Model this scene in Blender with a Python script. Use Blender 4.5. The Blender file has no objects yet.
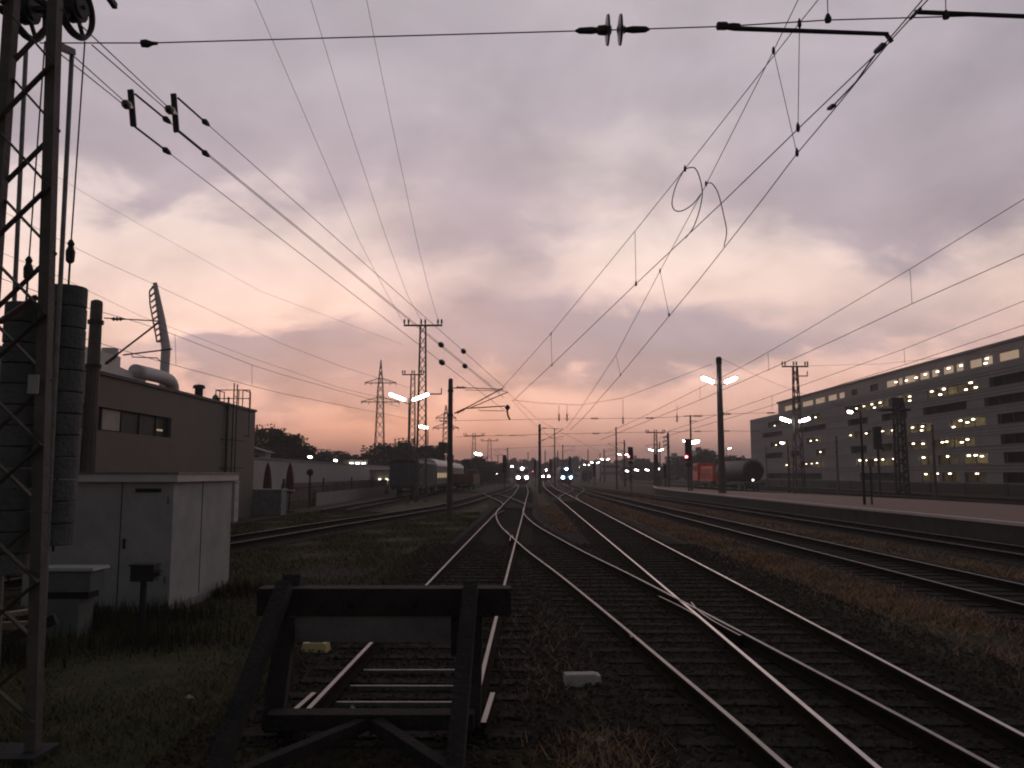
import bpy, math, random
import numpy as np
from mathutils import Vector, Matrix
random.seed(7)
R = math.radians
sc = bpy.context.scene
COL = sc.collection

# ------------------------------------------------------------ camera
F = 830.0; PITCH = math.atan(90/830.0); CAMH = 2.3
cam = bpy.data.cameras.new('camera'); camo = bpy.data.objects.new('camera', cam); COL.objects.link(camo)
camo.location = (0, 0, CAMH); camo.rotation_euler = (math.pi/2 + PITCH, 0, 0)
cam.sensor_width = 36; cam.lens = F/1024*36; cam.clip_start = .1; cam.clip_end = 6000
sc.camera = camo

# ------------------------------------------------------------ dusk sky
w = bpy.data.worlds.new("World"); sc.world = w; w.use_nodes = True
nt = w.node_tree; nt.nodes.clear()
def N(t, **k):
    n = nt.nodes.new(t)
    for a, b in k.items(): setattr(n, a, b)
    return n
def LK(a, b): nt.links.new(a, b)
def M_(op, a, b=None, c=None, clamp=False):
    n = N('ShaderNodeMath', operation=op); n.use_clamp = clamp
    for i, x in enumerate((a, b, c)):
        if x is None: continue
        if isinstance(x, (int, float)): n.inputs[i].default_value = x
        else: LK(x, n.inputs[i])
    return n.outputs[0]
tc = N('ShaderNodeTexCoord'); sp = N('ShaderNodeSeparateXYZ'); LK(tc.outputs['Generated'], sp.inputs[0])
sx, sy, sz = sp.outputs
az = M_('ARCTAN2', sx, sy); el = M_('ARCSINE', sz)           # radians
# cloud deck coordinates: the direction projected on a plane overhead
den = M_('ADD', M_('MAXIMUM', sz, 0.0), 0.42)
cx = M_('DIVIDE', sx, den); cy = M_('DIVIDE', sy, den)
cv = N('ShaderNodeCombineXYZ'); LK(cx, cv.inputs[0]); LK(cy, cv.inputs[1])
def noise(vec, scale, detail=6, rough=.55, dist=0.0, off=(0,0,0), stretch=(1,1,1)):
    mp = N('ShaderNodeMapping'); LK(vec, mp.inputs[0]); mp.inputs['Location'].default_value = off; mp.inputs['Scale'].default_value = stretch
    n = N('ShaderNodeTexNoise'); n.inputs['Scale'].default_value = scale; n.inputs['Detail'].default_value = detail
    n.inputs['Roughness'].default_value = rough; n.inputs['Distortion'].default_value = dist
    LK(mp.outputs[0], n.inputs['Vector']); return n.outputs[0]
n1 = noise(cv.outputs[0], 2.6, 6, .52, .35, (3.1, 1.7, 0))
n2 = noise(cv.outputs[0], 8.0, 5, .55, .4, (8.1, 2.7, 0), (.8, 1, 1))
nw = noise(cv.outputs[0], 4.2, 5, .55, .3, (1.3, 6.2, 0))
wx = M_('MULTIPLY', M_('SUBTRACT', nw, .5), .22)
wy = M_('MULTIPLY', M_('SUBTRACT', n2, .5), .10)
azw = M_('ADD', az, wx); elw = M_('ADD', el, M_('ADD', wy, M_('MULTIPLY', M_('SUBTRACT', n1, .5), .12)))
def blob(a, e, ra, re, amp):
    u = M_('DIVIDE', M_('SUBTRACT', azw, R(a)), R(ra)); v = M_('DIVIDE', M_('SUBTRACT', elw, R(e)), R(re))
    d = M_('ADD', M_('MULTIPLY', u, u), M_('MULTIPLY', v, v))
    return M_('MULTIPLY', M_('EXPONENT', M_('MULTIPLY', d, -1.0)), amp)
# thick deck overhead, breaking up towards the horizon
mr = N('ShaderNodeMapRange'); mr.interpolation_type = 'SMOOTHSTEP'; LK(elw, mr.inputs[0])
mr.inputs[1].default_value = R(12.5); mr.inputs[2].default_value = R(24); mr.inputs[3].default_value = 0; mr.inputs[4].default_value = .85
dens = mr.outputs[0]
for b in [(1, 9.8, 9, 3.4, 1.25), (-17, 7.6, 9, 1.9, 1.6), (-9, 5.8, 5, 1.0, .6), (-1, 17, 6, 4, .6), (-25, 14, 7, 3, -.35), (-13, 17.5, 4, 2.5, -.15), (12, 8.8, 7, 2.2, .95), (-9, 15, 5, 2.6, .3), (25, 9.5, 9, 2.4, .55), (26, 19, 10, 5, .45),
          (-22, 19.5, 8, 2.6, .45), (-27, 11.5, 10, 2.8, -.55), (12, 14.5, 14, 3.2, -.35), (-1, 27, 9, 3.5, .25), (3, 31, 5, 3, -.3), (-12, 25, 8, 3, .2), (10, 21, 6, 3, -.2), (-30, 20, 8, 4, .2), (27, 15.5, 8, 3.2, .8), (-20, 13, 8, 2.5, -.2)]:
    dens = M_('ADD', dens, blob(*b))
dens = M_('ADD', dens, M_('MULTIPLY', M_('SUBTRACT', n1, .5), .9))
dens = M_('ADD', dens, M_('MULTIPLY', M_('SUBTRACT', n2, .5), .55))
cm = N('ShaderNodeMapRange'); cm.interpolation_type = 'SMOOTHSTEP'; LK(dens, cm.inputs[0])
cm.inputs[1].default_value = 0; cm.inputs[2].default_value = 1.0
def ramp(fac, stops):
    r = N('ShaderNodeValToRGB'); LK(fac, r.inputs[0]); e = r.color_ramp.elements
    while len(e) < len(stops): e.new(.5)
    for i, (p, c) in enumerate(stops): e[i].position = p; e[i].color = (*c, 1)
    return r.outputs[0]
eln = M_('DIVIDE', el, R(40), clamp=True)
clear = ramp(eln, [(0, (.72,.40,.37)), (.06, (1.02,.56,.48)), (.16, (1.12,.68,.58)), (.27, (1.04,.74,.64)), (.38, (.93,.73,.67)), (.55, (.74,.63,.62)), (1, (.5,.46,.49))])
cloud = ramp(eln, [(0, (.60,.35,.33)), (.10, (.60,.39,.40)), (.22, (.46,.35,.395)), (.40, (.46,.37,.415)), (.6, (.47,.40,.445)), (.8, (.46,.405,.44)), (1, (.42,.39,.42))])
mx = N('ShaderNodeMixRGB'); LK(cm.outputs[0], mx.inputs[0]); LK(clear, mx.inputs[1]); LK(cloud, mx.inputs[2])
# mottling in the deck
mot = noise(cv.outputs[0], 5.0, 6, .55, .35, (5.5, 9.9, 0))
mm = N('ShaderNodeMapRange'); LK(mot, mm.inputs[0]); mm.inputs[1].default_value = .3; mm.inputs[2].default_value = .7
mm.inputs[3].default_value = .86; mm.inputs[4].default_value = 1.17
# the eastern half of the sky, behind the camera, is already dark; it also dims away from the afterglow
ax = M_('ABSOLUTE', M_('SUBTRACT', az, R(-4)))
md = N('ShaderNodeMapRange'); md.interpolation_type = 'SMOOTHSTEP'; LK(ax, md.inputs[0])
md.inputs[1].default_value = R(15); md.inputs[2].default_value = R(115); md.inputs[3].default_value = 1.0; md.inputs[4].default_value = .19
mz = N('ShaderNodeMapRange'); LK(el, mz.inputs[0]); mz.inputs[1].default_value = R(26); mz.inputs[2].default_value = R(70)
mz.inputs[3].default_value = 1.05; mz.inputs[4].default_value = .45
st = M_('MULTIPLY', M_('MULTIPLY', mm.outputs[0], md.outputs[0]), mz.outputs[0])
tb = N('ShaderNodeMapRange'); LK(ax, tb.inputs[0]); tb.inputs[1].default_value = R(40); tb.inputs[2].default_value = R(110)
mt2 = N('ShaderNodeMixRGB'); mt2.blend_type = 'MULTIPLY'; LK(tb.outputs[0], mt2.inputs[0]); LK(mx.outputs[0], mt2.inputs[1]); mt2.inputs[2].default_value = (.78, 1.0, 1.12, 1)
bg = N('ShaderNodeBackground'); LK(mt2.outputs[0], bg.inputs[0]); LK(st, bg.inputs[1])
ns = N('ShaderNodeTexSky'); ns.sky_type = 'NISHITA'; ns.sun_disc = False; ns.sun_elevation = R(.5); ns.sun_rotation = R(-8)
bg2 = N('ShaderNodeBackground'); LK(ns.outputs[0], bg2.inputs[0]); bg2.inputs[1].default_value = .05
ad = N('ShaderNodeAddShader'); LK(bg.outputs[0], ad.inputs[0]); LK(bg2.outputs[0], ad.inputs[1])
wo = N('ShaderNodeOutputWorld'); LK(ad.outputs[0], wo.inputs[0])
# the last of the sun, behind the clouds ahead
sl = bpy.data.lights.new('sun', 'SUN'); sl.energy = .08; sl.angle = R(20); sl.color = (1, .72, .58)
so = bpy.data.objects.new('sun', sl); COL.objects.link(so); so.rotation_euler = (R(84), 0, R(180-8))
sc.view_settings.view_transform = 'Standard'; sc.view_settings.look = 'None'
sc.view_settings.exposure = 0; sc.view_settings.gamma = 1; sc.view_settings.use_curve_mapping = False
sc.cycles.filter_width = 2.0

# ------------------------------------------------------------ measuring helpers
def ray(u, v):
    x = (u-512)/F; y = (384-v)/F
    return Vector((x, math.cos(PITCH)-y*math.sin(PITCH), math.sin(PITCH)+y*math.cos(PITCH)))
def at(u, v, Y):
    d = ray(u, v); return Vector((0, 0, CAMH)) + d*(Y/d.y)
def G(u, v, z=0.0):
    d = ray(u, v); return Vector((0, 0, CAMH)) + d*((z-CAMH)/d.z)
def zat(v, Y): return at(512, v, Y).z
def onplane(u, v, A, B):
    """point of the sight line in the vertical plane through the plan line A-B"""
    d = ray(u, v); bx, by = B.x-A.x, B.y-A.y
    t = (A.x*by - A.y*bx)/(d.x*by - d.y*bx)
    return Vector((0, 0, CAMH)) + d*t

# ------------------------------------------------------------ materials
MATS = {}
def mat(name, col=None, rough=.8, metal=0.0, var=.25, scale=3.0, bump=0.0, col2=None, emit=0.0, bscale=None, wave=None, spec=None):
    if name in MATS: return MATS[name]
    m = bpy.data.materials.new(name); m.use_nodes = True; t = m.node_tree; b = t.nodes['Principled BSDF']
    b.inputs['Roughness'].default_value = rough; b.inputs['Metallic'].default_value = metal
    if spec is not None: b.inputs['Specular IOR Level'].default_value = spec
    if emit:
        b.inputs['Base Color'].default_value = (.02,.02,.02,1)
        b.inputs['Emission Color'].default_value = (*col, 1); b.inputs['Emission Strength'].default_value = emit
        MATS[name] = m; return m
    tcn = t.nodes.new('ShaderNodeTexCoord'); nz = t.nodes.new('ShaderNodeTexNoise'); nz.inputs['Scale'].default_value = scale
    nz.inputs['Detail'].default_value = 8; nz.inputs['Roughness'].default_value = .65; t.links.new(tcn.outputs['Object'], nz.inputs['Vector'])
    r = t.nodes.new('ShaderNodeValToRGB'); r.color_ramp.elements[0].position = .32; r.color_ramp.elements[1].position = .68
    c2 = col2 or tuple(min(1, c*(1+var)) for c in col); c1 = col if col2 else tuple(c*(1-var) for c in col)
    r.color_ramp.elements[0].color = (*c1, 1); r.color_ramp.elements[1].color = (*c2, 1)
    t.links.new(nz.outputs[0], r.inputs[0]); out = r.outputs[0]
    if wave:
        axis, wsc, dark = wave
        wv = t.nodes.new('ShaderNodeTexWave'); wv.bands_direction = axis; wv.inputs['Scale'].default_value = wsc; wv.wave_profile = 'SAW' if dark < 0 else 'SIN'
        wv.inputs['Distortion'].default_value = 0; t.links.new(tcn.outputs['Object'], wv.inputs['Vector'])
        bp = t.nodes.new('ShaderNodeBump'); bp.inputs['Distance'].default_value = .03; bp.inputs['Strength'].default_value = .8
        t.links.new(wv.outputs['Fac'], bp.inputs['Height']); t.links.new(bp.outputs[0], b.inputs['Normal'])
        mrg = t.nodes.new('ShaderNodeMapRange'); t.links.new(wv.outputs['Fac'], mrg.inputs[0]); mrg.inputs[3].default_value = .72; mrg.inputs[4].default_value = 1.08
        mm_ = t.nodes.new('ShaderNodeMixRGB'); mm_.blend_type = 'MULTIPLY'; mm_.inputs[0].default_value = 1; t.links.new(out, mm_.inputs[1]); t.links.new(mrg.outputs[0], mm_.inputs[2]); out = mm_.outputs[0]
    t.links.new(out, b.inputs['Base Color'])
    if bump:
        bp = t.nodes.new('ShaderNodeBump'); bp.inputs['Strength'].default_value = bump; bp.inputs['Distance'].default_value = .05
        n2_ = t.nodes.new('ShaderNodeTexNoise'); n2_.inputs['Scale'].default_value = bscale or scale*6; n2_.inputs['Detail'].default_value = 5
        t.links.new(tcn.outputs['Object'], n2_.inputs['Vector']); t.links.new(n2_.outputs[0], bp.inputs['Height']); t.links.new(bp.outputs[0], b.inputs['Normal'])
    MATS[name] = m; return m
steel = mat('weathered_steel', (.075,.06,.055), .7, .3, .35, 4, .3)
darksteel = mat('dark_steel', (.03,.027,.027), .65, .3, .3, 5, .2)
galv = mat('galvanised_steel', (.20,.19,.19), .55, .5, .3, 6, .2)
wiremat = mat('copper_wire', (.035,.028,.026), .6, .4, .3, 8)
porcelain = mat('brown_porcelain', (.045,.025,.02), .3, 0, .3, 8)
railtop = mat('polished_rail', (.50,.46,.45), .34, .85, .12, 2)
railtop2 = mat('dull_rail', (.34,.30,.285), .46, .6, .2, 2)
rust = mat('rusty_rail_side', (.016,.009,.007), .95, 0, .4, 6, .3, spec=.08)
timber = mat('tarred_timber', (.022,.017,.014), .9, 0, .5, 5, .5)
oldwood = mat('old_sleeper_timber', (.026,.019,.016), .95, 0, .6, 3, .6, spec=.15)
palewood = mat('weathered_pale_timber', (.26,.20,.15), .85, 0, .3, 5, .4)
conc = mat('concrete', (.24,.22,.21), .9, 0, .2, 2.5, .3)
conc_d = mat('dark_concrete_weight', (.11,.115,.11), .9, 0, .3, 4, .5)
polemat = mat('brown_concrete_pole', (.11,.085,.08), .85, 0, .25, 2, .3)
shedw = mat('shed_panel', (.37,.355,.35), .8, 0, .16, 1.7, .15)
shedr = mat('shed_roof_edge', (.62,.56,.55), .7, 0, .08, 2)
black = mat('black_rubber', (.012,.012,.012), .8)
glassd = mat('dark_window_glass', (.02,.022,.028), .5, 0, .2, 2, spec=.08)
lampw = mat('lamp_tube_lit', (1.0,.97,.9), emit=30)
lampfar = mat('distant_lamp_lit', (1.0,.95,.82), emit=16)
lampwarm = mat('ceiling_lamp_lit', (1.0,.86,.6), emit=8)
lampyel = mat('office_light_lit', (1.0,.70,.48), emit=.36)
headl = mat('headlight_lit', (1.0,.98,.95), emit=50)
headb = mat('blue_white_headlight_lit', (.55,.82,1.0), emit=50)
redl = mat('red_signal_lit', (1.0,.12,.16), emit=14)
redl2 = mat('small_red_light_lit', (1.0,.15,.15), emit=5)

# ------------------------------------------------------------ mesh builder
class MB:
    def __init__(s): s.v = []; s.f = []; s.m = []; s.mi = 0
    def add(s, vs, fs):
        o = len(s.v); s.v += [tuple(p) for p in vs]; s.f += [tuple(i+o for i in f) for f in fs]; s.m += [s.mi]*len(fs); return s
    def box(s, c, d, rz=0, top=(1, 1), M=None):
        x, y, z = d[0]/2, d[1]/2, d[2]/2; tx, ty = top
        vs = [(-x,-y,-z),(x,-y,-z),(x,y,-z),(-x,y,-z),(-x*tx,-y*ty,z),(x*tx,-y*ty,z),(x*tx,y*ty,z),(-x*tx,y*ty,z)]
        m = Matrix.Translation(c) @ Matrix.Rotation(rz, 4, 'Z') if M is None else M
        return s.add([m @ Vector(p) for p in vs], [(0,3,2,1),(4,5,6,7),(0,1,5,4),(1,2,6,5),(2,3,7,6),(3,0,4,7)])
    def box2(s, a, b):
        return s.box([(a[i]+b[i])/2 for i in range(3)], [abs(b[i]-a[i]) for i in range(3)])
    def frame_of(s, d, up=Vector((0,0,1))):
        d = d.normalized()
        if abs(d.dot(up)) > .98: up = Vector((0,1,0))
        x = d.cross(up).normalized(); return x, x.cross(d).normalized()
    def bar(s, p, q, w_, h_=None):
        p = Vector(p); q = Vector(q); h_ = h_ or w_; x, y = s.frame_of(q-p); x = x*w_/2; y = y*h_/2
        return s.add([p-x-y,p+x-y,p+x+y,p-x+y,q-x-y,q+x-y,q+x+y,q-x+y], [(3,2,1,0),(4,5,6,7),(0,1,5,4),(1,2,6,5),(2,3,7,6),(3,0,4,7)])
    def angle(s, p, q, w_, t_, sx_=1, sy_=1):
        """an L-profile leg standing from p to q"""
        p = Vector(p); q = Vector(q)
        s.bar(p+Vector((sx_*w_/2, 0, 0)), q+Vector((sx_*w_/2, 0, 0)), w_, t_)
        return s.bar(p+Vector((0, sy_*(w_/2+t_/2), 0)), q+Vector((0, sy_*(w_/2+t_/2), 0)), t_, w_)
    def tube(s, pts, r, n=6, cap=True):
        pts = [Vector(p) for p in pts]; rs = r if isinstance(r, (list, tuple)) else [r]*len(pts)
        o = len(s.v); k = len(pts); px = None
        for i, p in enumerate(pts):
            d = (pts[min(i+1,k-1)]-pts[max(i-1,0)])
            if d.length < 1e-9: d = Vector((0,0,1))
            d.normalize()
            if px is None: x, y = s.frame_of(d)
            else:
                x = (px - d*px.dot(d)); x = x.normalized() if x.length > 1e-6 else s.frame_of(d)[0]; y = d.cross(x)*-1
            px = x
            for j in range(n):
                a = 2*math.pi*j/n; s.v.append(tuple(p + x*(rs[i]*math.cos(a)) + y*(rs[i]*math.sin(a))))
        fs = []
        for i in range(k-1):
            for j in range(n):
                a = o+i*n+j; b = o+i*n+(j+1)%n; fs.append((a, b, b+n, a+n))
        if cap: fs += [tuple(o+j for j in range(n))[::-1], tuple(o+(k-1)*n+j for j in range(n))]
        s.f += fs; s.m += [s.mi]*len(fs); return s
    def lathe(s, prof, c, axis=(0,0,1), n=12):
        """prof: (radius, height along axis)"""
        c = Vector(c); ax_ = Vector(axis).normalized(); return s.tube([c+ax_*h for r, h in prof], [max(r, 1e-4) for r, h in prof], n)
    def cyl(s, p, q, r, n=12): return s.tube([p, q], r, n)
    def ring(s, c, axis, r, t_, n=28, k=6):
        c = Vector(c); a = Vector(axis).normalized(); x, y = s.frame_of(a); o = len(s.v); fs = []
        for i in range(n):
            th = 2*math.pi*i/n; rad = x*math.cos(th)+y*math.sin(th)
            for j in range(k):
                ph = 2*math.pi*j/k; s.v.append(tuple(c+rad*(r+t_*math.cos(ph))+a*(t_*math.sin(ph))))
        for i in range(n):
            for j in range(k):
                fs.append((o+i*k+j, o+((i+1)%n)*k+j, o+((i+1)%n)*k+(j+1)%k, o+i*k+(j+1)%k))
        s.f += fs; s.m += [s.mi]*len(fs); return s
    def build(s, name, m, parent=None, smooth=False, loc=None, recalc=False):
        me = bpy.data.meshes.new(name); vs = s.v
        if loc is not None: vs = [(a-loc[0], b-loc[1], c-loc[2]) for a, b, c in vs]
        me.from_pydata(vs, [], s.f)
        for q in (m if isinstance(m, (list, tuple)) else [m]): me.materials.append(q)
        if any(s.m): me.polygons.foreach_set('material_index', s.m)
        if smooth: me.polygons.foreach_set('use_smooth', [True]*len(s.f))
        me.update()
        o = bpy.data.objects.new(name, me); COL.objects.link(o)
        if parent is not None: o.parent = parent
        return o
def tag(o, label, cat, group=None, kind=None):
    if label: o['label'] = label
    if cat: o['category'] = cat
    if group: o['group'] = group
    if kind: o['kind'] = kind
    return o
def thing(name, label, cat, loc, group=None, rz=0):
    o = bpy.data.objects.new(name, None); COL.objects.link(o); o.location = loc; o.rotation_euler = (0,0,rz); o.empty_display_size = .3
    return tag(o, label, cat, group)
def part(mb, name, m, t, world=True, **k):
    """mesh part of thing t; mb in world coordinates unless world=False"""
    root = t
    while root.parent: root = root.parent
    return mb.build(name, m, t, loc=tuple(root.location) if world else None, **k)
def struct(name, mb, m, label=None):
    o = mb.build(name, m); o['kind'] = 'structure'
    if label: o['label'] = label
    return o
def V(*a): return Vector(a)

# ------------------------------------------------------------ ground
def ground_mat():
    m = bpy.data.materials.new('yard_ground'); m.use_nodes = True; t = m.node_tree; b = t.nodes['Principled BSDF']; b.inputs['Roughness'].default_value = .95
    b.inputs['Specular IOR Level'].default_value = .15
    tcn = t.nodes.new('ShaderNodeTexCoord')
    def nz(s_, d=8, r_=.6):
        n = t.nodes.new('ShaderNodeTexNoise'); n.inputs['Scale'].default_value = s_; n.inputs['Detail'].default_value = d; n.inputs['Roughness'].default_value = r_
        t.links.new(tcn.outputs['Object'], n.inputs['Vector']); return n.outputs[0]
    def rp(f, stops):
        r = t.nodes.new('ShaderNodeValToRGB'); t.links.new(f, r.inputs[0]); e = r.color_ramp.elements
        while len(e) < len(stops): e.new(.5)
        for i, (p, c) in enumerate(stops): e[i].position = p; e[i].color = (*c, 1)
        return r.outputs[0]
    dirt = rp(nz(1.3), [(.3, (.026,.018,.015)), (.5, (.046,.031,.024)), (.7, (.075,.053,.040))])
    grass = rp(nz(2.2), [(.3, (.040,.044,.02)), (.5, (.064,.064,.028)), (.7, (.115,.085,.046))])
    mask = rp(nz(.35, 6), [(.40, (0,0,0)), (.56, (1,1,1))])
    mx_ = t.nodes.new('ShaderNodeMixRGB'); t.links.new(mask, mx_.inputs[0]); t.links.new(dirt, mx_.inputs[1]); t.links.new(grass, mx_.inputs[2])
    t.links.new(mx_.outputs[0], b.inputs['Base Color'])
    bp = t.nodes.new('ShaderNodeBump'); bp.inputs['Strength'].default_value = .7; bp.inputs['Distance'].default_value = .06
    t.links.new(nz(9, 8, .7), bp.inputs['Height']); t.links.new(bp.outputs[0], b.inputs['Normal'])
    return m
gm = ground_mat()
g = MB(); g.add([(-1500,-60,0),(1500,-60,0),(1500,2200,0),(-1500,2200,0)], [(0,1,2,3)])
struct('ground', g, gm)
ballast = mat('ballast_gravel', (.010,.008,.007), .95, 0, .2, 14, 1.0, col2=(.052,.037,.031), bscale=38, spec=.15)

# ------------------------------------------------------------ tracks
def spline(pts, step=.8):
    P = [Vector((a, b)) for a, b in pts]; out = []
    for i in range(len(P)-1):
        p0 = P[i-1] if i else P[0]*2-P[1]; p1, p2 = P[i], P[i+1]; p3 = P[i+2] if i+2 < len(P) else P[-1]*2-P[-2]
        n = max(2, int((p2-p1).length/step))
        if (p2-p1).length > 60: n = n//3
        for k in range(n):
            s = k/n
            out.append(.5*((2*p1)+(p2-p0)*s+(2*p0-5*p1+4*p2-p3)*s*s+(3*p1-p0-3*p2+p3)*s**3))
    out.append(P[-1]); return out
HALF = .755
def offset(c, d):
    o = []
    for i, p in enumerate(c):
        t = (c[min(i+1, len(c)-1)]-c[max(i-1, 0)]).normalized(); o.append(p+Vector((t.y, -t.x))*d)
    return o
ST = .03     # sleeper top
RH = .135     # rail height
def rail_mb(pts, z0, h=RH, w=1.0):
    mb = MB(); prof = [(-.07,0),(.07,0),(.07,.012),(.012,.03),(.012,h-.045),(.036,h-.035),(.034,h-.008),(.023,h),(-.023,h),(-.034,h-.008),(-.036,h-.035),(-.012,h-.045),(-.012,.03),(-.07,.012)]
    n = len(prof); top = {7}
    for i, p in enumerate(pts):
        t = (pts[min(i+1,len(pts)-1)]-pts[max(i-1,0)]).normalized(); nx = Vector((t.y,-t.x))
        for a, b in prof: mb.v.append((p.x+nx.x*a*w, p.y+nx.y*a*w, z0+b))
    for i in range(len(pts)-1):
        for j in range(n):
            a = i*n+j; b = i*n+(j+1)%n; mb.f.append((a, b, b+n, a+n)); mb.m.append(0 if j in top else 1)
    mb.f += [tuple(range(n))[::-1], tuple((len(pts)-1)*n+j for j in range(n))]; mb.m += [1, 1]
    return mb
TR = {}
def xat(c, y):
    for a, b in zip(c, c[1:]):
        if (a.y-y)*(b.y-y) <= 0 and a.y != b.y: return a.x+(b.x-a.x)*(y-a.y)/(b.y-a.y)
    return None
def track(key, label, pts, idx, rmat, sleepers=True, ext=None, clip=None, ymax_sl=150, cutL=None, cutR=None, sp=.62, smat=None):
    c = spline(pts); TR[key] = c; z = .0035*idx
    t = thing('railway_track', label, 'railway track', (c[0].x, c[0].y, 0), 'railway tracks in the yard')
    bl = MB(); a = offset(c, -1.75); b = offset(c, 1.75)
    bl.v = [(p.x, p.y, .006+.004*idx) for p in a]+[(p.x, p.y, .006+.004*idx) for p in b]; n = len(c)
    bl.f = [(i, i+n, i+1+n, i+1) for i in range(n-1)]; bl.m = [0]*(n-1)
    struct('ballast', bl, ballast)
    for side, cut in ((-1, cutL), (1, cutR)):
        rp_ = offset(c, side*HALF)
        if cut: rp_ = [p for p in rp_ if cut[0] <= p.y <= cut[1]]
        part(rail_mb(rp_, ST+z), 'rail', [rmat, rust], t)
    if sleepers:
        L = sum((c[i+1]-c[i]).length for i in range(n-1)); acc = 0; nxt = .3; items = []
        for i in range(n-1):
            seg = c[i+1]-c[i]; l = seg.length
            while nxt <= acc+l:
                p = c[i]+seg*((nxt-acc)/l); d = seg.normalized(); nxt += sp
                if clip and not clip(p): continue
                if p.y > ymax_sl or p.y < .5: continue
                e0, e1 = (-1.28, 1.28)
                if ext: e0, e1 = ext(p, e0, e1)
                items.append((p, d, e0, e1))
            acc += l
        items.sort(key=lambda q: q[0].length)
        def one(mb, q):
            p, d, e0, e1 = q; nx = Vector((d.y, -d.x)); j = random.uniform(-.02,.02); m_ = p+nx*((e0+e1)/2)
            mb.box((m_.x, m_.y, ST-.06+z-.004*random.random()), (e1-e0+j, .24, .12), rz=math.atan2(nx.y, nx.x)+random.uniform(-.012,.012), top=(.995,.9))
        for q in items[:96]:
            mb = MB(); one(mb, q); part(mb, 'sleeper', smat or oldwood, t)
        if items[96:]:
            mb = MB()
            for q in items[96:]: one(mb, q)
            part(mb, 'sleeper', smat or oldwood, t)['kind'] = 'stuff'
    return t, c
LP_ = [(-1.12,7.3),(-.90,16.5),(-.61,28),(-.20,44),(.42,70),(1.16,99.6),(1.6,130),(2.1,175),(2.6,230),(3.5,420)]
MP_ = [(3.25,-6),(3.30,0),(3.44,7),(3.66,17),(3.86,27),(4.12,40),(4.84,75),(5.9,130),(7.9,190),(10.4,255),(18,420)]
AP_ = [(3.25,-6),(3.05,1),(2.77,6.3),(2.46,10.2),(2.13,14),(1.74,18.2),(1.2,23.4),(.79,28.2),(.30,34.4),(.0,41),(-.12,47),(-.04,53)]
EP_ = [(9.1,-6),(9.12,14),(9.12,40),(9.12,64),(9.3,95),(9.9,130),(12.2,186),(16,255),(24,420)]
FP_ = [(14.25,-6),(14.25,30),(14.1,60),(13.4,90),(12.4,125),(13,180),(16.2,250)]
WP_ = [(-13.6,2),(-11.4,14),(-9.2,27),(-7.95,35),(-6.0,46.5),(-4.35,58),(-2.9,83),(-1.6,105),(-.2,150),(.2,230)]
XP_ = [(.14,57),(.0,62),(-.7,71),(-1.7,83),(-2.4,92)]
ZP_ = [(4.78,70),(5.4,80),(7.2,96),(8.9,112),(10.0,128)]
SP_ = [(-10.6,50),(-9.9,80),(-9.0,110),(-6,160),(-4,240)]
def extL(p, a, b):
    x = xat(TR_A, p.y) if p.y > 35 else None
    return (a, max(b, x-p.x+1.28)) if x is not None else (a, b)
TR_A = spline(AP_)
def extM(p, a, b):
    x = xat(TR_A, p.y) if p.y < 18.5 else None
    return (min(a, x-p.x-1.28), b) if x is not None else (a, b)
tL, cL = track('L', 'straight track running from the timber buffer stop to the left headlights', LP_, 1, railtop2, ext=extL)
tM, cM = track('M', 'brightest pair of rails, crossing the diverging track and leading to the middle headlights', MP_, 2, railtop, ext=extM)
tA, cA = track('A', 'diverging track curving from the buffer stop track down to the bottom right', AP_, 3, railtop2, clip=lambda p: 18.5 <= p.y <= 35.5)
tE, cE = track('E', 'track beyond the strip of dry brown grass, leading to the blue headlights', EP_, 4, railtop2)
tF, cF = track('F', 'dark track right below the platform edge', FP_, 5, railtop2)
tW, cW = track('W', 'curved track across the grass on the left, passing the white shed', WP_, 6, railtop2)
tX, cX = track('X', 'short crossover between the curved left track and the buffer stop track', XP_, 7, railtop2, sleepers=False)
tZ, cZ = track('Z', 'short crossover joining the bright rails to the track by the dry grass', ZP_, 8, railtop2, sleepers=False)
track('S', 'siding beside the left wall on which the goods wagons stand', SP_, 9, railtop2)
track('R1', 'track behind the platform on which the orange locomotive stands', [(27.3,2),(28.8,50),(30.2,105),(31.8,160),(35,250)], 1, railtop2, ymax_sl=90)
track('R2', 'second track behind the platform, nearer the big building', [(35,2),(36,50),(37.5,105),(39.5,170),(43,250)], 2, railtop2, ymax_sl=90)
track('R3', 'track behind the platform furthest from the platform edge', [(41,2),(42,50),(43.4,105),(45,170),(49,250)], 3, railtop2, ymax_sl=90)
# turnout fittings: wing and check rails
def chk(t, pts, z, m=railtop2):
    part(rail_mb(spline(pts, .5), ST+z, RH-.012, .55), 'check_rail', [m, rust], t)
fy = 12.9
chk(tM, [(2.755,11.0),(2.80,12.0),(2.795,13.0),(2.70,14.0),(2.58,14.9)], .0165)
chk(tM, [(3.00,14.2),(2.925,13.4),(2.935,12.4),(3.03,11.3)], .020)
chk(tM, [(4.33,11.2),(4.315,12),(4.345,14),(4.40,15.4)], .0165)
chk(tA, [(1.585,11.2),(1.555,12.0),(1.46,13.2),(1.38,14.2)], .0165)
chk(tL, [(.0,29.6),(.06,28),(.2,26.4)], .0165)
chk(tL, [(-.24,32),(-.06,29.2),(-.07,27)], .020)
chk(tA, [(-.86,45),(-.62,47.4),(-.45,49.4)], .020)
# steel bars across the sleepers behind the buffer stop
for k, y in enumerate((8.47, 9.1, 9.82)):
    mb = MB(); x = xat(cL, y); mb.box((x+.0, y, ST+.014), (1.28, .05, .05), rz=random.uniform(-.01,.01))
    part(mb, 'steel_tie', galv, tL)

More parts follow.
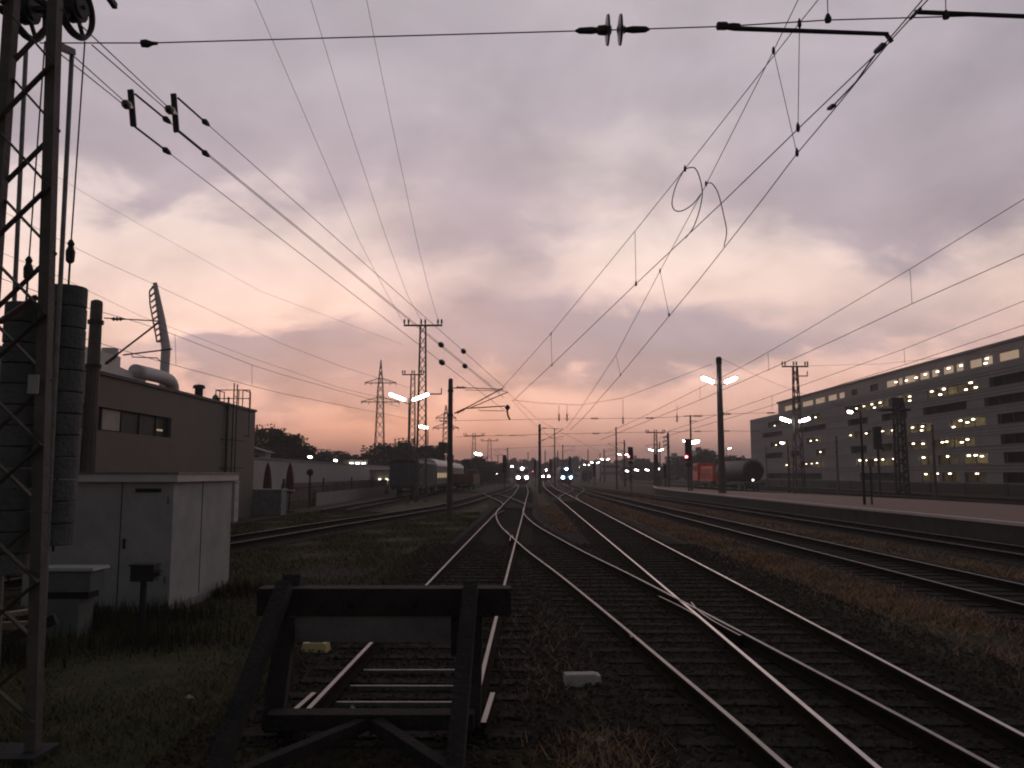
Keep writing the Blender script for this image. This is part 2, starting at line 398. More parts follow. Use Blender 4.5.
# ------------------------------------------------------------ platform
pave = mat('platform_paving', (.23,.13,.095), .85, 0, .15, 2.0, .2)
pside = mat('platform_side', (.05,.042,.04), .95, 0, .3, 1.5, .4)
pedge = mat('platform_edge_stone', (.52,.42,.39), .8, 0, .12, 2.5)
near = [(16.05,-6),(16.05,33.5),(15.75,45),(15.6,59),(15.7,80),(16.3,95)]; tip = [(18.2,108)]
far = [(20.2,82),(23.4,70),(26.2,60),(28.2,46),(28.4,36)]
far = [(19.7,100),(20.3,82),(22.4,72),(24.6,62),(26.0,52),(26.4,40),(26.4,-6)]
poly = near+tip+far
pl = MB(); n = len(poly); pl.v = [(x, y, .70) for x, y in poly]+[(x, y, 0) for x, y in poly]
pl.f = [(i, i+n, (i+1)%n+n, (i+1)%n) for i in range(n)]; pl.m = [1]*n; pl.f.append(tuple(range(n))); pl.m.append(0)
po = struct('platform', pl, [pave, pside])
pe = MB()
for (x0,y0),(x1,y1) in zip(near+tip, (near+tip)[1:]): pe.bar((x0+.12,y0,.715), (x1+.12,y1,.715), .36, .10)
struct('platform_edge', pe, pedge)

# ------------------------------------------------------------ foreground: buffer stop
X0, X1 = -2.45, -.04
bs = thing('buffer_stop', 'dark timber buffer stop with slanting struts at the end of the track', 'buffer stop', (-1.2, 7.4, 0))
mb = MB(); mb.box((-1.19, 8.0, 1.115), (2.36, .24, .25)); part(mb, 'buffer_beam', timber, bs)
mb = MB(); mb.box((-.50, 7.99, .80), (.13, .16, .36)); part(mb, 'beam_bracket', timber, bs)
mb = MB(); mb.box((-1.97, 7.98, .91), (.32, .14, .14)); part(mb, 'beam_bracket', timber, bs)
mb = MB(); mb.box((-1.33, 7.93, .868), (1.52, .05, .235)); part(mb, 'lower_board', mat('grey_board', (.15,.135,.13), .85, 0, .25, 3, .3), bs)
for x in (-2.12, -.36):
    mb = MB(); mb.bar((x, 8.19, 1.16 if x > -1 else 1.3), (x+(.05 if x < -1 else 0), 7.45, .10), .17, .15); part(mb, 'post', timber, bs)
    mb = MB(); mb.bar((x+.02*(1 if x<-1 else -1), 7.83, 1.27), (x-.06*(1 if x<-1 else 1.1), 6.28, .04), .13, .14); part(mb, 'strut', timber, bs)
mb = MB(); mb.box((-1.2, 7.36, .215), (1.75, .2, .13)); part(mb, 'cross_sleeper', timber, bs)
for s_ in (-1, 1):
    mb = MB(); mb.bar((-1.2+s_*.06, 7.26, .2), (-1.2+s_*.78, 6.30, .12), .1, .1); part(mb, 'ground_brace', timber, bs)
mb = MB()
for x in (-2.1, -1.5, -.9, -.36):
    mb.cyl((x, 7.865, 1.09), (x, 7.84, 1.09), .028, 8)
part(mb, 'bolt', rust, bs)['label'] = 'rusty bolt heads across the beam'
mb = MB(); mb.cyl((-.36, 7.868, 1.19), (-.36, 7.84, 1.19), .05, 12); part(mb, 'red_disc', mat('faded_red_paint', (.13,.015,.015), .6), bs)
for x in (-2.02, -.25):                                     # short loose rail ends beside the stop
    p = [Vector((x, 7.5)), Vector((x+.03, 8.0)), Vector((x+.06, 8.5))]
    o = rail_mb(p, .02, .13).build('rail_offcut', [railtop2, rust]); tag(o, 'short rail offcut lying beside the %s rail at the buffer stop' % ('left' if x < -1 else 'right'), 'rail offcut', 'rail offcuts by the buffer stop')

# small litter and boxes on the ground
mb = MB(); c = G(582, 679, .06); mb.box((c.x, c.y, .055), (.40, .20, .11), rz=.08, top=(.97,.94))
mb.box((c.x-.02, c.y, .117), (.34, .15, .012), rz=.08)
o = mb.build('concrete_block', mat('pale_concrete', (.50,.45,.42), .85, 0, .2, 9, .5)); tag(o, 'pale concrete block lying in the gravel between the tracks', 'concrete block')
mb = MB(); c = G(316, 647, .06); mb.box((c.x, c.y, .065), (.34, .2, .11), rz=-.1, top=(.9,.8)); mb.box((c.x+.02, c.y-.015, .128), (.2, .1, .02), rz=-.1, top=(.8,.8))
o = mb.build('yellow_block', mat('pale_yellow_plastic', (.62,.50,.22), .6, 0, .15, 6)); tag(o, 'pale yellow block lying in the grass behind the buffer stop', 'block')
for i, (u, v, s_, lb) in enumerate([(189,699,.05,'tiny white scrap lying in the dark grass left of the buffer stop'), (600,742,.045,'tiny white scrap in the gravel by the dry tuft'), (352,710,.04,'small pale stone just inside the buffer stop track'), (323,727,.035,'small pale pebble beneath the buffer stop')]):
    c = G(u, v, .02); mb = MB(); mb.add([(c.x-s_, c.y, .03), (c.x, c.y-s_*.6, .035), (c.x+s_*1.1, c.y, .03), (c.x, c.y+s_*.7, .04), (c.x, c.y, .07), (c.x, c.y, .0)], [(0,1,4),(1,2,4),(2,3,4),(3,0,4),(1,0,5),(2,1,5),(3,2,5),(0,3,5)])
    o = mb.build('scrap' if i < 2 else 'stone', mat('white_scrap', (.5,.47,.45), .7)); tag(o, lb, 'litter' if i < 2 else 'stone')

# ------------------------------------------------------------ left shed
sh = thing('shed', 'pale grey flat-roofed equipment shed standing in the grass', 'shed', (-6.9, 15.2, 0))
sx0, sx1, sy0, sy1 = -8.1, -5.66, 14.0, 16.9
mb = MB(); mb.box2((sx0, sy0, 0), (sx1, sy1, 2.17)); part(mb, 'wall', shedw, sh)
mb = MB(); mb.box2((sx0-.1, sy0-.1, 2.17), (sx1+.1, sy1+.1, 2.30)); part(mb, 'roof', shedr, sh)
mb = MB(); mb.box2((sx0-.13, sy0-.13, 2.302), (sx1+.13, sy1+.13, 2.33)); part(mb, 'roof_sheet', galv, sh)
mb = MB(); mb.box((-6.52, sy0-.003, 1.16), (.012, .012, 2.0)); part(mb, 'panel_joint', darksteel, sh)
mb = MB(); mb.box((sx1+.003, 15.3, 1.16), (.012, .012, 2.0)); part(mb, 'panel_joint', darksteel, sh)
mb = MB(); mb.box((-6.44, sy0-.02, 1.15), (.03, .04, .16)); part(mb, 'door_handle', darksteel, sh)
for z_ in (.5, 1.8): mb = MB(); mb.cyl((-5.74, sy0-.012, z_), (-5.74, sy0-.012, z_+.12), .018, 8); part(mb, 'hinge', galv, sh)
mb = MB(); mb.box((-6.08, sy0-.012, 2.03), (.42, .03, .06)); part(mb, 'vent', black, sh)
mb = MB(); mb.box2((sx0-.03, sy0-.03, 0), (sx1+.03, sy1+.03, .14)); part(mb, 'plinth', conc, sh)

# signal box on post, cable cabinet, plank
c = Vector((-5.45, 12.6, 0))
t = thing('point_switch_box', 'small dark switch box on a short post in front of the shed', 'switch box', c)
mb = MB(); mb.cyl((c.x-.03, c.y, 0), (c.x-.03, c.y, .72), .05, 8); part(mb, 'post', darksteel, t)
mb = MB(); mb.box((c.x-.02, c.y, .83), (.34, .22, .22)); mb.box((c.x-.02, c.y, .955), (.38, .26, .03)); part(mb, 'box', darksteel, t)
mb = MB(); mb.cyl((c.x+.15, c.y, .84), (c.x+.23, c.y, .84), .05, 10); part(mb, 'crank', steel, t)
t = thing('cable_cabinet', 'low pale cabinet with an overhanging lid left of the switch box', 'cabinet', (-6.3, 12.1, 0))
mb = MB(); mb.box((-6.3, 12.1, .80), (.74, .4, .30)); part(mb, 'body', mat('grey_green_cabinet', (.13,.145,.135), .8, 0, .2, 4), t)
mb = MB(); mb.box((-6.3, 12.1, .965), (.86, .5, .04), top=(.96,.9)); part(mb, 'lid', mat('pale_lid', (.30,.30,.30), .6, 0, .1, 4), t)
mb = MB(); mb.box((-6.3, 12.1, .60), (.66, .3, .10)); part(mb, 'gap_shade', black, t)  # solid black block stands in for the shaded gap under the body
mb = MB(); mb.box((-6.38, 12.1, .28), (.62, .42, .54)); part(mb, 'plinth', mat('grey_green_cabinet'), t)
mb = MB(); mb.bar((-6.4, 9.6, .62), (-5.55, 9.9, .72), .16, .05); mb.bar((-6.4, 9.75, .55), (-5.6, 9.95, .55), .1, .08)
o = mb.build('timber_plank', palewood); tag(o, 'pale weathered plank propped up behind the lattice mast foot', 'plank')
mb = MB(); mb.bar((-6.5, 9.3, .1), (-5.2, 9.7, .66), .12, .12); mb.bar((-6.3, 10.0, 0), (-6.3, 10.0, .5), .14)
o = mb.build('timber_prop', timber); tag(o, 'dark slanting timber prop under the pale plank', 'timber prop')

# ------------------------------------------------------------ foreground lattice mast with tensioning gear
def lattice(t, base, h, w0, w1, d0=None, d1=None, leg=.07, brace=.045, pitch=None, m=steel, lean=(0,0), levels=None):
    d0 = d0 or w0; d1 = d1 or w1; b = Vector(base)
    def corner(i, s):
        sx_ = (-1, 1, 1, -1)[i]; sy_ = (-1, -1, 1, 1)[i]
        return b+Vector((sx_*(w0+(w1-w0)*s)/2+lean[0]*s, sy_*(d0+(d1-d0)*s)/2+lean[1]*s, h*s))
    for i in range(4):
        mb = MB(); mb.bar(corner(i, 0), corner(i, 1), leg); part(mb, 'leg', m, t)
    n = levels or max(3, int(h/(pitch or w0*1.1))); mb = MB()
    for k in range(n):
        s0, s1 = k/n, (k+1)/n
        for i in range(4):
            a, c_ = (i, (i+1)%4) if (k+i)%2 else ((i+1)%4, i)
            mb.bar(corner(a, s0), corner(c_, s1), brace, brace*.5)
    part(mb, 'bracing', m, t)
    return corner
wc1 = at(75, 8, 8.35); wc2 = at(27, 10, 8.35)
def wc0(e): return wc1.lerp(wc2, .5)+(wc1-wc2)*(e*1.6)
mt = thing('lattice_mast', 'tall steel lattice mast in the left foreground carrying the tensioning wheels', 'mast', (-4.14, 7.0, 0))
def mcorner(i, z):
    s = z/6.04; sy_ = (-1, -1, 1, 1)[i]
    return Vector((-4.54 if i in (0, 3) else -3.86-.19*s, 7.03+sy_*.06, z))
for i in range(4):
    mb = MB(); sx_ = (1,-1,-1,1)[i]; sy_ = (1,1,-1,-1)[i]
    if i > 1: continue
    mb.bar(mcorner(i, 0)+V(sx_*.045, .08, 0), mcorner(i, 7.7)+V(sx_*.045, .08, 0), .09, .10); part(mb, 'leg', mat('mast_paint', (.11,.09,.085), .75, .1, .3, 3, .3), mt)
mb = MB(); zz = [0.3+.56*k for k in range(14)]
for k in range(len(zz)-1):
    a, b_ = (0, 1) if k % 2 else (1, 0)
    mb.bar(mcorner(a, zz[k]), mcorner(b_, zz[k+1]), .055, .014)
    a, b_ = (2, 3) if k % 2 else (3, 2)
    mb.bar(mcorner(a, zz[k]), mcorner(b_, zz[k+1]), .055, .014)
part(mb, 'bracing', steel, mt)
mb = MB(); mb.box((-4.2, 7.03, .03), (.85, .4, .07)); part(mb, 'footing', black, mt)
mb = MB(); mb.bar(wc0(-.42), wc0(.22), .06, .05); part(mb, 'wheel_axle_beam', darksteel, mt)
mb = MB(); mb.bar((-4.12, 7.1, wc0(0).z+.05), (-4.2, 8.3, wc0(0).z), .05, .06); part(mb, 'wheel_bracket', darksteel, mt)
mb = MB(); mb.box((-4.02, 6.93, 3.05), (.09, .012, .16)); part(mb, 'number_plate', mat('grey_plate', (.3,.29,.29), .6), mt)

# tensioning wheel sets: wheel > rim, hub ; weight stack hanging on a rope
WD = Vector((.09, 1, 0)).normalized(); WAX = Vector((1, -.09, 0)).normalized()
def wheel(c, label):
    t = thing('tensioning_wheel', label, 'pulley wheel', c, 'tensioning wheels on the lattice mast')
    mb = MB(); mb.ring(c, WAX, .30, .028, 32, 6); mb.ring(c+WAX*.03, WAX, .285, .02, 32, 5)
    part(mb, 'rim', darksteel, t, smooth=True)
    mb = MB()
    for k in range(5):
        a = 2*math.pi*k/5+.3; mb.bar(c, c+WD*(.29*math.cos(a))+Vector((0,0,.29*math.sin(a))), .035, .03)
    part(mb, 'spokes', darksteel, t)
    mb = MB(); mb.cyl(c-WAX*.09, c+WAX*.09, .11, 16); mb.cyl(c-WAX*.06, c+WAX*.06, .15, 16); part(mb, 'drum', darksteel, t)
    mb = MB(); mb.bar(c-WAX*.12+V(0,0,-.1), c-WAX*.12+WD*-.55+V(0,0,-.15), .05, .06); mb.bar(c+WAX*.12, c-WAX*.2, .03); part(mb, 'fork', darksteel, t)
    return t
wheel(wc1, 'right-hand toothed tensioning wheel at the top of the lattice mast'); wheel(wc2, 'left-hand tensioning wheel, behind the mast bracing')
def weights(cx, cy, ztop, zbot, label, r, rope_top):
    t = thing('weight_stack', label, 'counterweight', (cx, cy, zbot), 'counterweight stacks hanging by the mast')
    mb = MB(); n = int(round((ztop-zbot)/.205)); h = (ztop-zbot)/n
    for k in range(n):
        z0 = zbot+k*h; ox = random.uniform(-.006,.006); rr = r*(1.03 if k == n-5 else 1)
        mb.lathe([(.01,0),(rr-.008,.002),(rr,.01),(rr,h-.016),(rr-.008,h-.007),(.01,h-.006)], (cx+ox, cy, z0), n=24)
    part(mb, 'weights', conc_d, t)
    mb = MB(); mb.cyl((cx,cy,zbot-.06),(cx,cy,ztop+.28),.012,6); part(mb, 'rod', darksteel, t)
    mb = MB(); mb.lathe([(.02,0),(.04,.02),(.045,.12),(.025,.17),(.035,.2),(.015,.24)], (cx,cy,ztop+.24), n=10); part(mb, 'coupling', darksteel, t)
    mb = MB(); mb.tube([(cx,cy,ztop+.46), (cx+.02,cy,rope_top)], .008, 5); part(mb, 'rope', wiremat, t)
    return t
weights(-4.41, 8.1, 4.15, 1.62, 'round concrete weight stack nearer the shed, on a single rope', .18, 6.72)
weights(-4.82, 8.1, 3.98, 1.35, 'round concrete weight stack behind the legs of the lattice mast', .18, 6.72)
for (u0, v0, u1, v1, Y, lb) in [(72,52,47,575,7.9,'long thin guide rod left of the shed-side weight stack'), (26,50,4,575,8.3,'thin guide rod seen between the legs of the lattice mast')]:
    a = at(u0, v0, Y); b = Vector((at(u1, v1, Y).x, Y, .1)); mb = MB(); mb.cyl(a, b, .023, 8)
    o = mb.build('guide_rod', galv, loc=None); tag(o, lb, 'guide rod', 'guide rods of the weight stacks')
    if u0 == 72:
        mb = MB(); mb.bar(a, at(50, 42, 7.3), .07, .06); part(mb, 'rod_bracket', darksteel, mt)
mb = MB(); mb.bar(at(0, 322, 7.6), at(36, 297, 7.9), .05, .05); part(mb, 'stay_arm', mat('red_brown_paint', (.06,.015,.012), .7), mt)

# ------------------------------------------------------------ wires
def wr(p): return min(.0042+.00018*max(p.y, 6), .024)
def wire(label, pts, group, extra=None, name='overhead_wire', k=1.0, cat='wire'):
    """pts world points; extra: list of (name, MB, material)"""
    t = thing(name, label, cat, pts[0], group)
    out = []
    for a, b in zip(pts, pts[1:]):
        n = max(1, int((b-a).length/6))
        out += [a.lerp(b, i/n) for i in range(n)]
    out.append(pts[-1])
    mb = MB(); mb.tube(out, [wr(p)*k for p in out], 5); part(mb, 'wire', wiremat, t)
    for nm, m_, mt_ in (extra or []):
        for q_ in (m_ if isinstance(m_, list) else [m_]): part(q_, nm, mt_, t)
    return t
def insul(c, d, L=.3, r=.07, mb=None, n=3):
    mb = mb or MB(); d = Vector(d).normalized(); c = Vector(c)-d*(L/2); pr = [(.02,0),(.03,.02)]
    for k in range(n):
        a = L*(.12+.76*k/n); b = L*(.12+.76*(k+.6)/n); pr += [(.035,a),(r,a+.25*(b-a)),(r*.9,a+.6*(b-a)),(.035,b)]
    pr += [(.03,L-.02),(.02,L)]
    return mb.lathe(pr, c, d, 10)
def blobi(c, d, L=.3, r=.09): return MB().lathe([(.01,0),(r*.6,L*.12),(r,L*.4),(r,L*.6),(r*.6,L*.88),(.01,L)], Vector(c)-Vector(d).normalized()*L/2, d, 10)
GW = 'overhead line wires above the tracks'
# four anchor wires from the wheels to the cantilever pole
E1 = at(505, 388, 46.6); E2 = at(504, 398, 46.6); E3 = at(500, 393, 46.6); E4 = at(508, 413, 46.6)
P2 = at(176, 114, 13.0); P1 = at(132, 108, 12.6)
for (Pc, u0, v0, dv, lb, wa, wb_) in [(P2, 175, 113, 19, 'right-hand upright yoke plate on the anchor wires', (79,23.5), (92,45)), (P1, 132, 108, 18, 'left-hand upright yoke plate on the anchor wires', (58,42), (54,49))]:
    Y = Pc.y; t = thing('yoke_plate', lb, 'yoke plate', Pc, 'yoke plates on the anchor wires')
    a = at(u0-1.5, v0-dv, Y); b = at(u0+1.5, v0+dv, Y)
    mb = MB(); mb.bar(a, b, .085, .05); part(mb, 'plate', darksteel, t)
    c = at(u0-8, v0-5, Y-.45); mb = MB(); mb.lathe([(.02,0),(.055,.04),(.075,.12),(.07,.22),(.04,.3),(.035,.44)], c, (Pc-c), 10); part(mb, 'insulator', porcelain, t)
    for j, (uu, vv) in enumerate((wa, wb_)):
        mb = MB(); s_ = at(uu, vv, 8.3); mb.tube([s_, c+Vector((0,0,(.03 if j == 0 else -.03)))], .0075, 5); part(mb, 'pull_rope', wiremat, t)
    for dv2, (eu, ev), cu in ((-dv+2, (20, 7), 0), (dv-2, (24, 38-dv+2), 1)):
        q0 = at(u0+1.5, v0+dv2, Y)
for lb, s_, e_, Y0, ins in [('uppermost anchor wire from the right yoke plate down to the cantilever pole', (178,98), E1, 13.0, 463.5), ('lower anchor wire from the right yoke plate to the cantilever pole', (178,131), E2, 13.0, 465),
                        ('upper anchor wire from the left yoke plate to the cantilever pole', (135,94), E3, 12.6, 441), ('lowest anchor wire from the left yoke plate past the lattice mast', (134,126), E4, 12.6, 442)]:
    s3 = at(*s_, Y0); pi = onplane(ins, 360, s3, e_); tt = (pi.y-s3.y)/(e_.y-s3.y); pc = s3.lerp(e_, tt)
    p_cl = s3.lerp(e_, .022); dd = (e_-s3)
    cl = MB().lathe([(.01,0),(.03,.05),(.055,.1),(.04,.2),(.01,.28)], p_cl, dd, 8); cl.tube([s3, p_cl], .017, 6)
    wire(lb, [s3, e_], 'anchor wires between the yoke plates and the pole', [('clamp', cl, darksteel), ('insulator', blobi(pc, dd, .62, .115), porcelain)])
# cross span at the top, with insulator and the two registration arms
cs = [at(40, 43, 7.4), at(150, 43, 7.45), at(400, 36, 7.5), at(612, 30, 7.5), at(722, 26.5, 7.5), at(830, 20, 7.5), at(1024, 14.5, 7.5), at(1090, 12, 7.5)]
ci = MB(); c = at(612, 30, 7.5); dx = Vector((1,0,.02))
for q in (-.045, .075): ci.lathe([(.02,-.03),(.05,-.02),(.14,-.006),(.145,.012),(.06,.025),(.03,.04)], c+dx*q, dx, 20)
ci.lathe([(.015,-.16),(.045,-.13),(.05,-.07),(.03,-.04)], c, dx, 10); ci.lathe([(.03,.09),(.035,.12),(.015,.15)], c, dx, 10)
cc = []
for u in (592, 633): q = at(u, 30.5-(u-592)*.02, 7.5); cc.append(MB().lathe([(.01,-.16),(.03,-.12),(.035,.0),(.02,.1),(.03,.13),(.01,.15)], q, dx if u < 612 else -dx, 8))
q = at(149, 43.5, 7.45); cc.append(MB().lathe([(.01,-.08),(.035,-.07),(.04,-.02),(.02,.03),(.015,.08)], q, dx, 8))
dr = []
for u, v in ((828, 19), (946, 15.5)): m_ = MB(); m_.tube([at(u, v, 7.5), at(u-1.5, v-60, 7.5)], .005, 4); m_.lathe([(.03,-.03),(.035,0),(.015,.05)], at(u, v, 7.5), (0,0,1), 8); dr.append(m_)
wire('long cross-span wire along the top, from the lattice mast through a disc insulator', cs, None, [('disc_insulator', ci, porcelain), ('clamp', cc, darksteel), ('hanger', dr, wiremat)], name='cross_span_wire', k=1.15)
t = thing('registration_arm', 'straight steel arm hanging under the cross span, left one', 'arm', at(722, 27, 7.5), 'registration arms under the cross span')
mb = MB(); mb.tube([at(722, 27, 7.5), at(735, 28.5, 7.5), at(888, 34, 7.5)], [.02,.024,.02], 8); part(mb, 'tube', darksteel, t)
mb = MB(); mb.lathe([(.03,-.06),(.04,-.05),(.04,.03),(.025,.05),(.03,.09),(.025,.16)], at(723, 26, 7.5), (1,0,0), 8); part(mb, 'clamp', darksteel, t); mb = MB(); mb.bar(at(886,34,7.5), at(892,42,7.5), .03); part(mb, 'hook', darksteel, t)
t = thing('registration_arm', 'steel arm leaving the picture at the top right corner', 'arm', at(915, 12, 7.5), 'registration arms under the cross span')
mb = MB(); mb.tube([at(915, 12, 7.5), at(1090, 19, 7.5)], .022, 8); part(mb, 'tube', darksteel, t)
mb = MB(); mb.bar(at(911, 18, 7.5), at(920, 9, 7.5), .05, .03); part(mb, 'clamp', darksteel, t)
# the two catenaries that come down from the top right
A1, B1 = at(878, 52, 7.5), at(515, 399, 47); A2, B2 = at(892, 39, 7.5), at(570, 430, 90)
def P1p(u, v): return onplane(u, v, A1, B1)
def P2p(u, v): return onplane(u, v, A2, B2)
def clampmb(p, s=1.0): return MB().lathe([(.008,-.05*s),(.022*s,-.02*s),(.02*s,.02*s),(.006,.06*s)], p, (.1,.2,1), 6)
c1 = [P1p(948,-30), P1p(878,52), P1p(798,129), P1p(725,200), P1p(640,280), P1p(560,357), P1p(515,399)]
mA = [P1p(842,-32), P1p(818,0), P1p(799.5,23), P1p(780,48), P1p(700,150), P1p(640,225), P1p(600,274), P1p(551,333.5), P1p(513,376), P1p(503,387)]
c2 = [P2p(955,-30), P2p(892,39), P2p(832,112), P2p(797,153.6), P2p(762,200), P2p(699,280), P2p(620.5,375), P2p(584,417), P2p(570,430)]
mB = [P2p(812,-30), P2p(798,0), P2p(773.5,51), P2p(706,185), P2p(660,271), P2p(616,355), P2p(577,414), P2p(566,428)]
def dropper(L_, p, q): m_ = MB(); m_.tube([p, q], .0035+.00012*p.y, 4); L_.append(m_); return L_
d1 = []
for (u0,v0,u1,v1) in ((799.5,23,798,129),(551,333.5,552,365),(635,231,636,284)): dropper(d1, P1p(u0,v0), P1p(u1,v1)); 
k1 = []
for (u,v) in ((799.5,24),(798,128),(552,365),(551,334),(636,284),(685,169)): p = P1p(u,v); k1.append(MB().lathe([(.01,-.05),(.025,-.02),(.022,.03),(.006,.07)], p, (0,0,1), 6))
d2 = []
for (u0,v0,u1,v1) in ((773.5,51,797,153.6),(660,271,669,315),(616,355,620.5,375)): dropper(d2, P2p(u0,v0), P2p(u1,v1))
k2 = []
for (u,v) in ((773.5,51),(797,153),(660,271),(669,315),(706,184),(620.5,375)): p = P2p(u,v); k2.append(MB().lathe([(.01,-.05),(.025,-.02),(.022,.03),(.006,.07)], p, (0,0,1), 6))
wire('contact wire coming from the top right to the cantilever pole in the middle', c1, GW, [('clip', k1, darksteel)], k=1.15)
wire('upper carrying wire that runs with droppers to the cantilever pole', mA, GW, [('dropper', d1, wiremat)])
wire('lower right contact wire coming down towards the blue headlights', c2, GW, [('clip', k2, darksteel)], k=1.15)
wire('thin carrying wire crossing over near the top of the picture', mB, GW, [('dropper', d2, wiremat)])
bracem = MB(); bracem.bar(P2p(884,44), P2p(876,52), .05, .03); bracem.bar(P2p(834,105), P2p(829,109), .05, .03); bracem.tube([P2p(880,48), P2p(856,82), P2p(832,107)], .009, 5)
o = bracem.build('parallel_clamp', darksteel); tag(o, 'doubled wire with two clamps just under the registration arm', 'wire clamp')
Ya = P1p(685,169).y
lp = [(685,168.6),(694.7,168),(700,179),(702.3,194),(699,212),(693,228),(685.6,238)]
lp2 = [(685,168.6),(678,181),(674,192),(672,203),(674,209.5),(679,211.3),(686,209),(694,203),(701,194)]
lp3 = [(706,184),(709.5,182.8),(713,184.6),(718.4,194),(723.8,215.6),(726.6,232),(724,246.6)]
def smooth3(P, n=5):
    out = []
    for i in range(len(P)-1):
        p0 = P[i-1] if i else P[0]*2-P[1]; p1, p2 = P[i], P[i+1]; p3 = P[i+2] if i+2 < len(P) else P[-1]*2-P[-2]
        for k in range(n):
            s = k/n; out.append(.5*((2*p1)+(p2-p0)*s+(2*p0-5*p1+4*p2-p3)*s*s+(3*p1-p0-3*p2+p3)*s**3))
    return out+[P[-1]]
mb = MB(); mb.tube(smooth3([at(u, v, Ya) for u, v in lp]), .0095, 6); mb.tube(smooth3([at(u, v, Ya+.03) for u, v in lp2]), .0095, 6)
tag(mb.build('jumper_cable', wiremat), 'round looped jumper cable, left of the two loops hanging between wires', 'jumper cable', 'jumper cables between the wires')
Yb = P2p(706,184).y
mb = MB(); mb.tube(smooth3([at(u, v, Yb) for u, v in lp3]), .0105, 6)
tag(mb.build('jumper_cable', wiremat), 'hook-shaped jumper cable, right of the round loop', 'jumper cable', 'jumper cables between the wires')
# right-hand catenaries
A3, B3 = V(9.15, 10, 0), V(9.3, 95, 0)
def P3(u, v): return onplane(u, v, A3, B3)
dd = []
for q in ((910,269,912,304),(768,353,769,371),(700,386,700,400)): dropper(dd, P3(q[0],q[1]), P3(q[2],q[3]))
wire('carrying wire with droppers crossing the right side above the office building', [P3(1080,162), P3(1024,199), P3(910,269), P3(789.6,340), P3(741.7,367), P3(700,388), P3(640,418), P3(605,434)], GW, [('dropper', dd, wiremat)])
wire('contact wire crossing in front of the lamp pole to the right edge', [P3(1080,226), P3(1024,254), P3(911.5,304), P3(835,340), P3(777,366), P3(700,400), P3(640,424), P3(600,440)], GW, k=1.1)
A4, B4 = V(14.3, 10, 0), V(13.4, 90, 0)
def P4(u, v): return onplane(u, v, A4, B4)
dd = []; dropper(dd, P4(904,349), P4(905,364)); dropper(dd, P4(772,396), P4(772,410))
wire('thin carrying wire skimming the roof line of the office building', [P4(1080,280), P4(1024,301), P4(904,349), P4(800,386), P4(740,407), P4(690,424), P4(660,434)], GW, [('dropper', dd, wiremat)])
wire('contact wire above the track at the platform edge', [P4(1080,308), P4(1024,325), P4(904,365), P4(800,397), P4(740,415), P4(660,438)], GW)
wire('nearly level wire running from the right lattice mast to the right edge', [at(797,366,85), at(880,364,80), at(1040,347,75)], GW, k=.8)
# left-hand catenary along the brick building
A5, B5 = V(-11.05, 26, 0), V(-11.9, 52, 0)
def P5(u, v): return onplane(u, v, A5, B5)
dd = []
for q in ((175,334,176,365),(252,365,252,386)): dropper(dd, P5(q[0],q[1]), P5(q[2],q[3]))
wire('lowest wire beside the left building, carried by its cantilever', [P5(60,330), P5(86,339), P5(155,360), P5(252,386), P5(280,393), P5(340,405), P5(400,417), P5(425,423)], GW)
wire('carrying wire with droppers above the left building roof', [P5(0,278), P5(60,300), P5(140,323), P5(167,332), P5(252,365), P5(280,374), P5(340,391), P5(400,407)], GW, [('dropper', dd, wiremat)])
wire('thin wire passing the top of the stadium floodlight', [at(-20,202,24), at(0,210,25), at(100,260,34), at(148,281.5,40), at(280,343,62), at(340,366,78), at(410,388,100)], GW, k=.8)
wire('thin wire just under the stadium floodlight head', [at(-20,245,26), at(0,252,27), at(60,277,33), at(140.6,316,42), at(252,358,62), at(340,388,90), at(400,402,110)], GW, k=.8)
wire('faint high wire rising to the left behind the anchor wires', [at(-20,130,30), at(96,200,40), at(260,291,60), at(404,345,95)], GW, k=.6)
# feeder wires to the T-shaped lattice mast
for lb, q in [('leftmost of the three feeder wires leading to the T-shaped mast', [(238,-40,16),(255,0,20),(307,120,30),(358.7,240,46),(385,290,60),(403,322,69)]),
              ('middle of the three feeder wires leading to the T-shaped mast', [(298,-40,16),(311,0,20),(347,120,30),(387,240,46),(407,294,60),(421,320,69)]),
              ('rightmost of the three feeder wires leading to the T-shaped mast', [(358,-40,16),(366.6,0,20),(391,120,30),(416.6,240,46),(429,290,60),(438,320,69)])]:
    wire(lb, [at(*a) for a in q], 'feeder wires to the T-shaped mast', k=.85)
# head spans across the yard, far off
GH = 'head spans across the yard'
def headspan(label, pts, ins, hang=()):
    ex = [('insulator', [insul(at(u, v, Y), (1,0,0), .9, .12, MB(), 3) for (u, v, Y) in ins], porcelain)]
    ex.append(('hanger', [MB().tube([at(u, v0, Y), at(u, v1-4, Y)], .018, 4) for (u, v0, v1, Y) in hang], wiremat))
    ex.append(('hanging_insulator', [insul(at(u, v1, Y), (0,0,1), .75, .12, MB(), 3) for (u, v0, v1, Y) in hang], porcelain))
    wire(label, [at(*p) for p in pts], GH, ex, name='head_span', cat='span wire')
headspan('sagging span wire from the lamp pole top to the cantilever pole', [(512,400,70), (540,403,70), (580,405,70), (623,398,71), (660,384,71), (712,364,71)], [], [(559,405,417,70),(567,405,417,70),(623,399,420,71),(677,405,418,71)])
headspan('straight span wire level with the lamp pole waist', [(436,421,80),(550,419,80),(650,418,80),(716,415,72)], [(595,418.5,80),(650,418,80),(698,416,76),(444,421,80)])
headspan('lower span wire above the rows of signals', [(455,437,100),(550,434,100),(656,432,100),(716,431,100)], [(596,433.5,100),(650,432.3,100),(698,431.3,100),(478,436,100)])
headspan('span wire behind the lamp pole reaching the office building', [(722,414,72),(760,413,80),(785,412,85)], [(727,414,73),(771,413,83)])
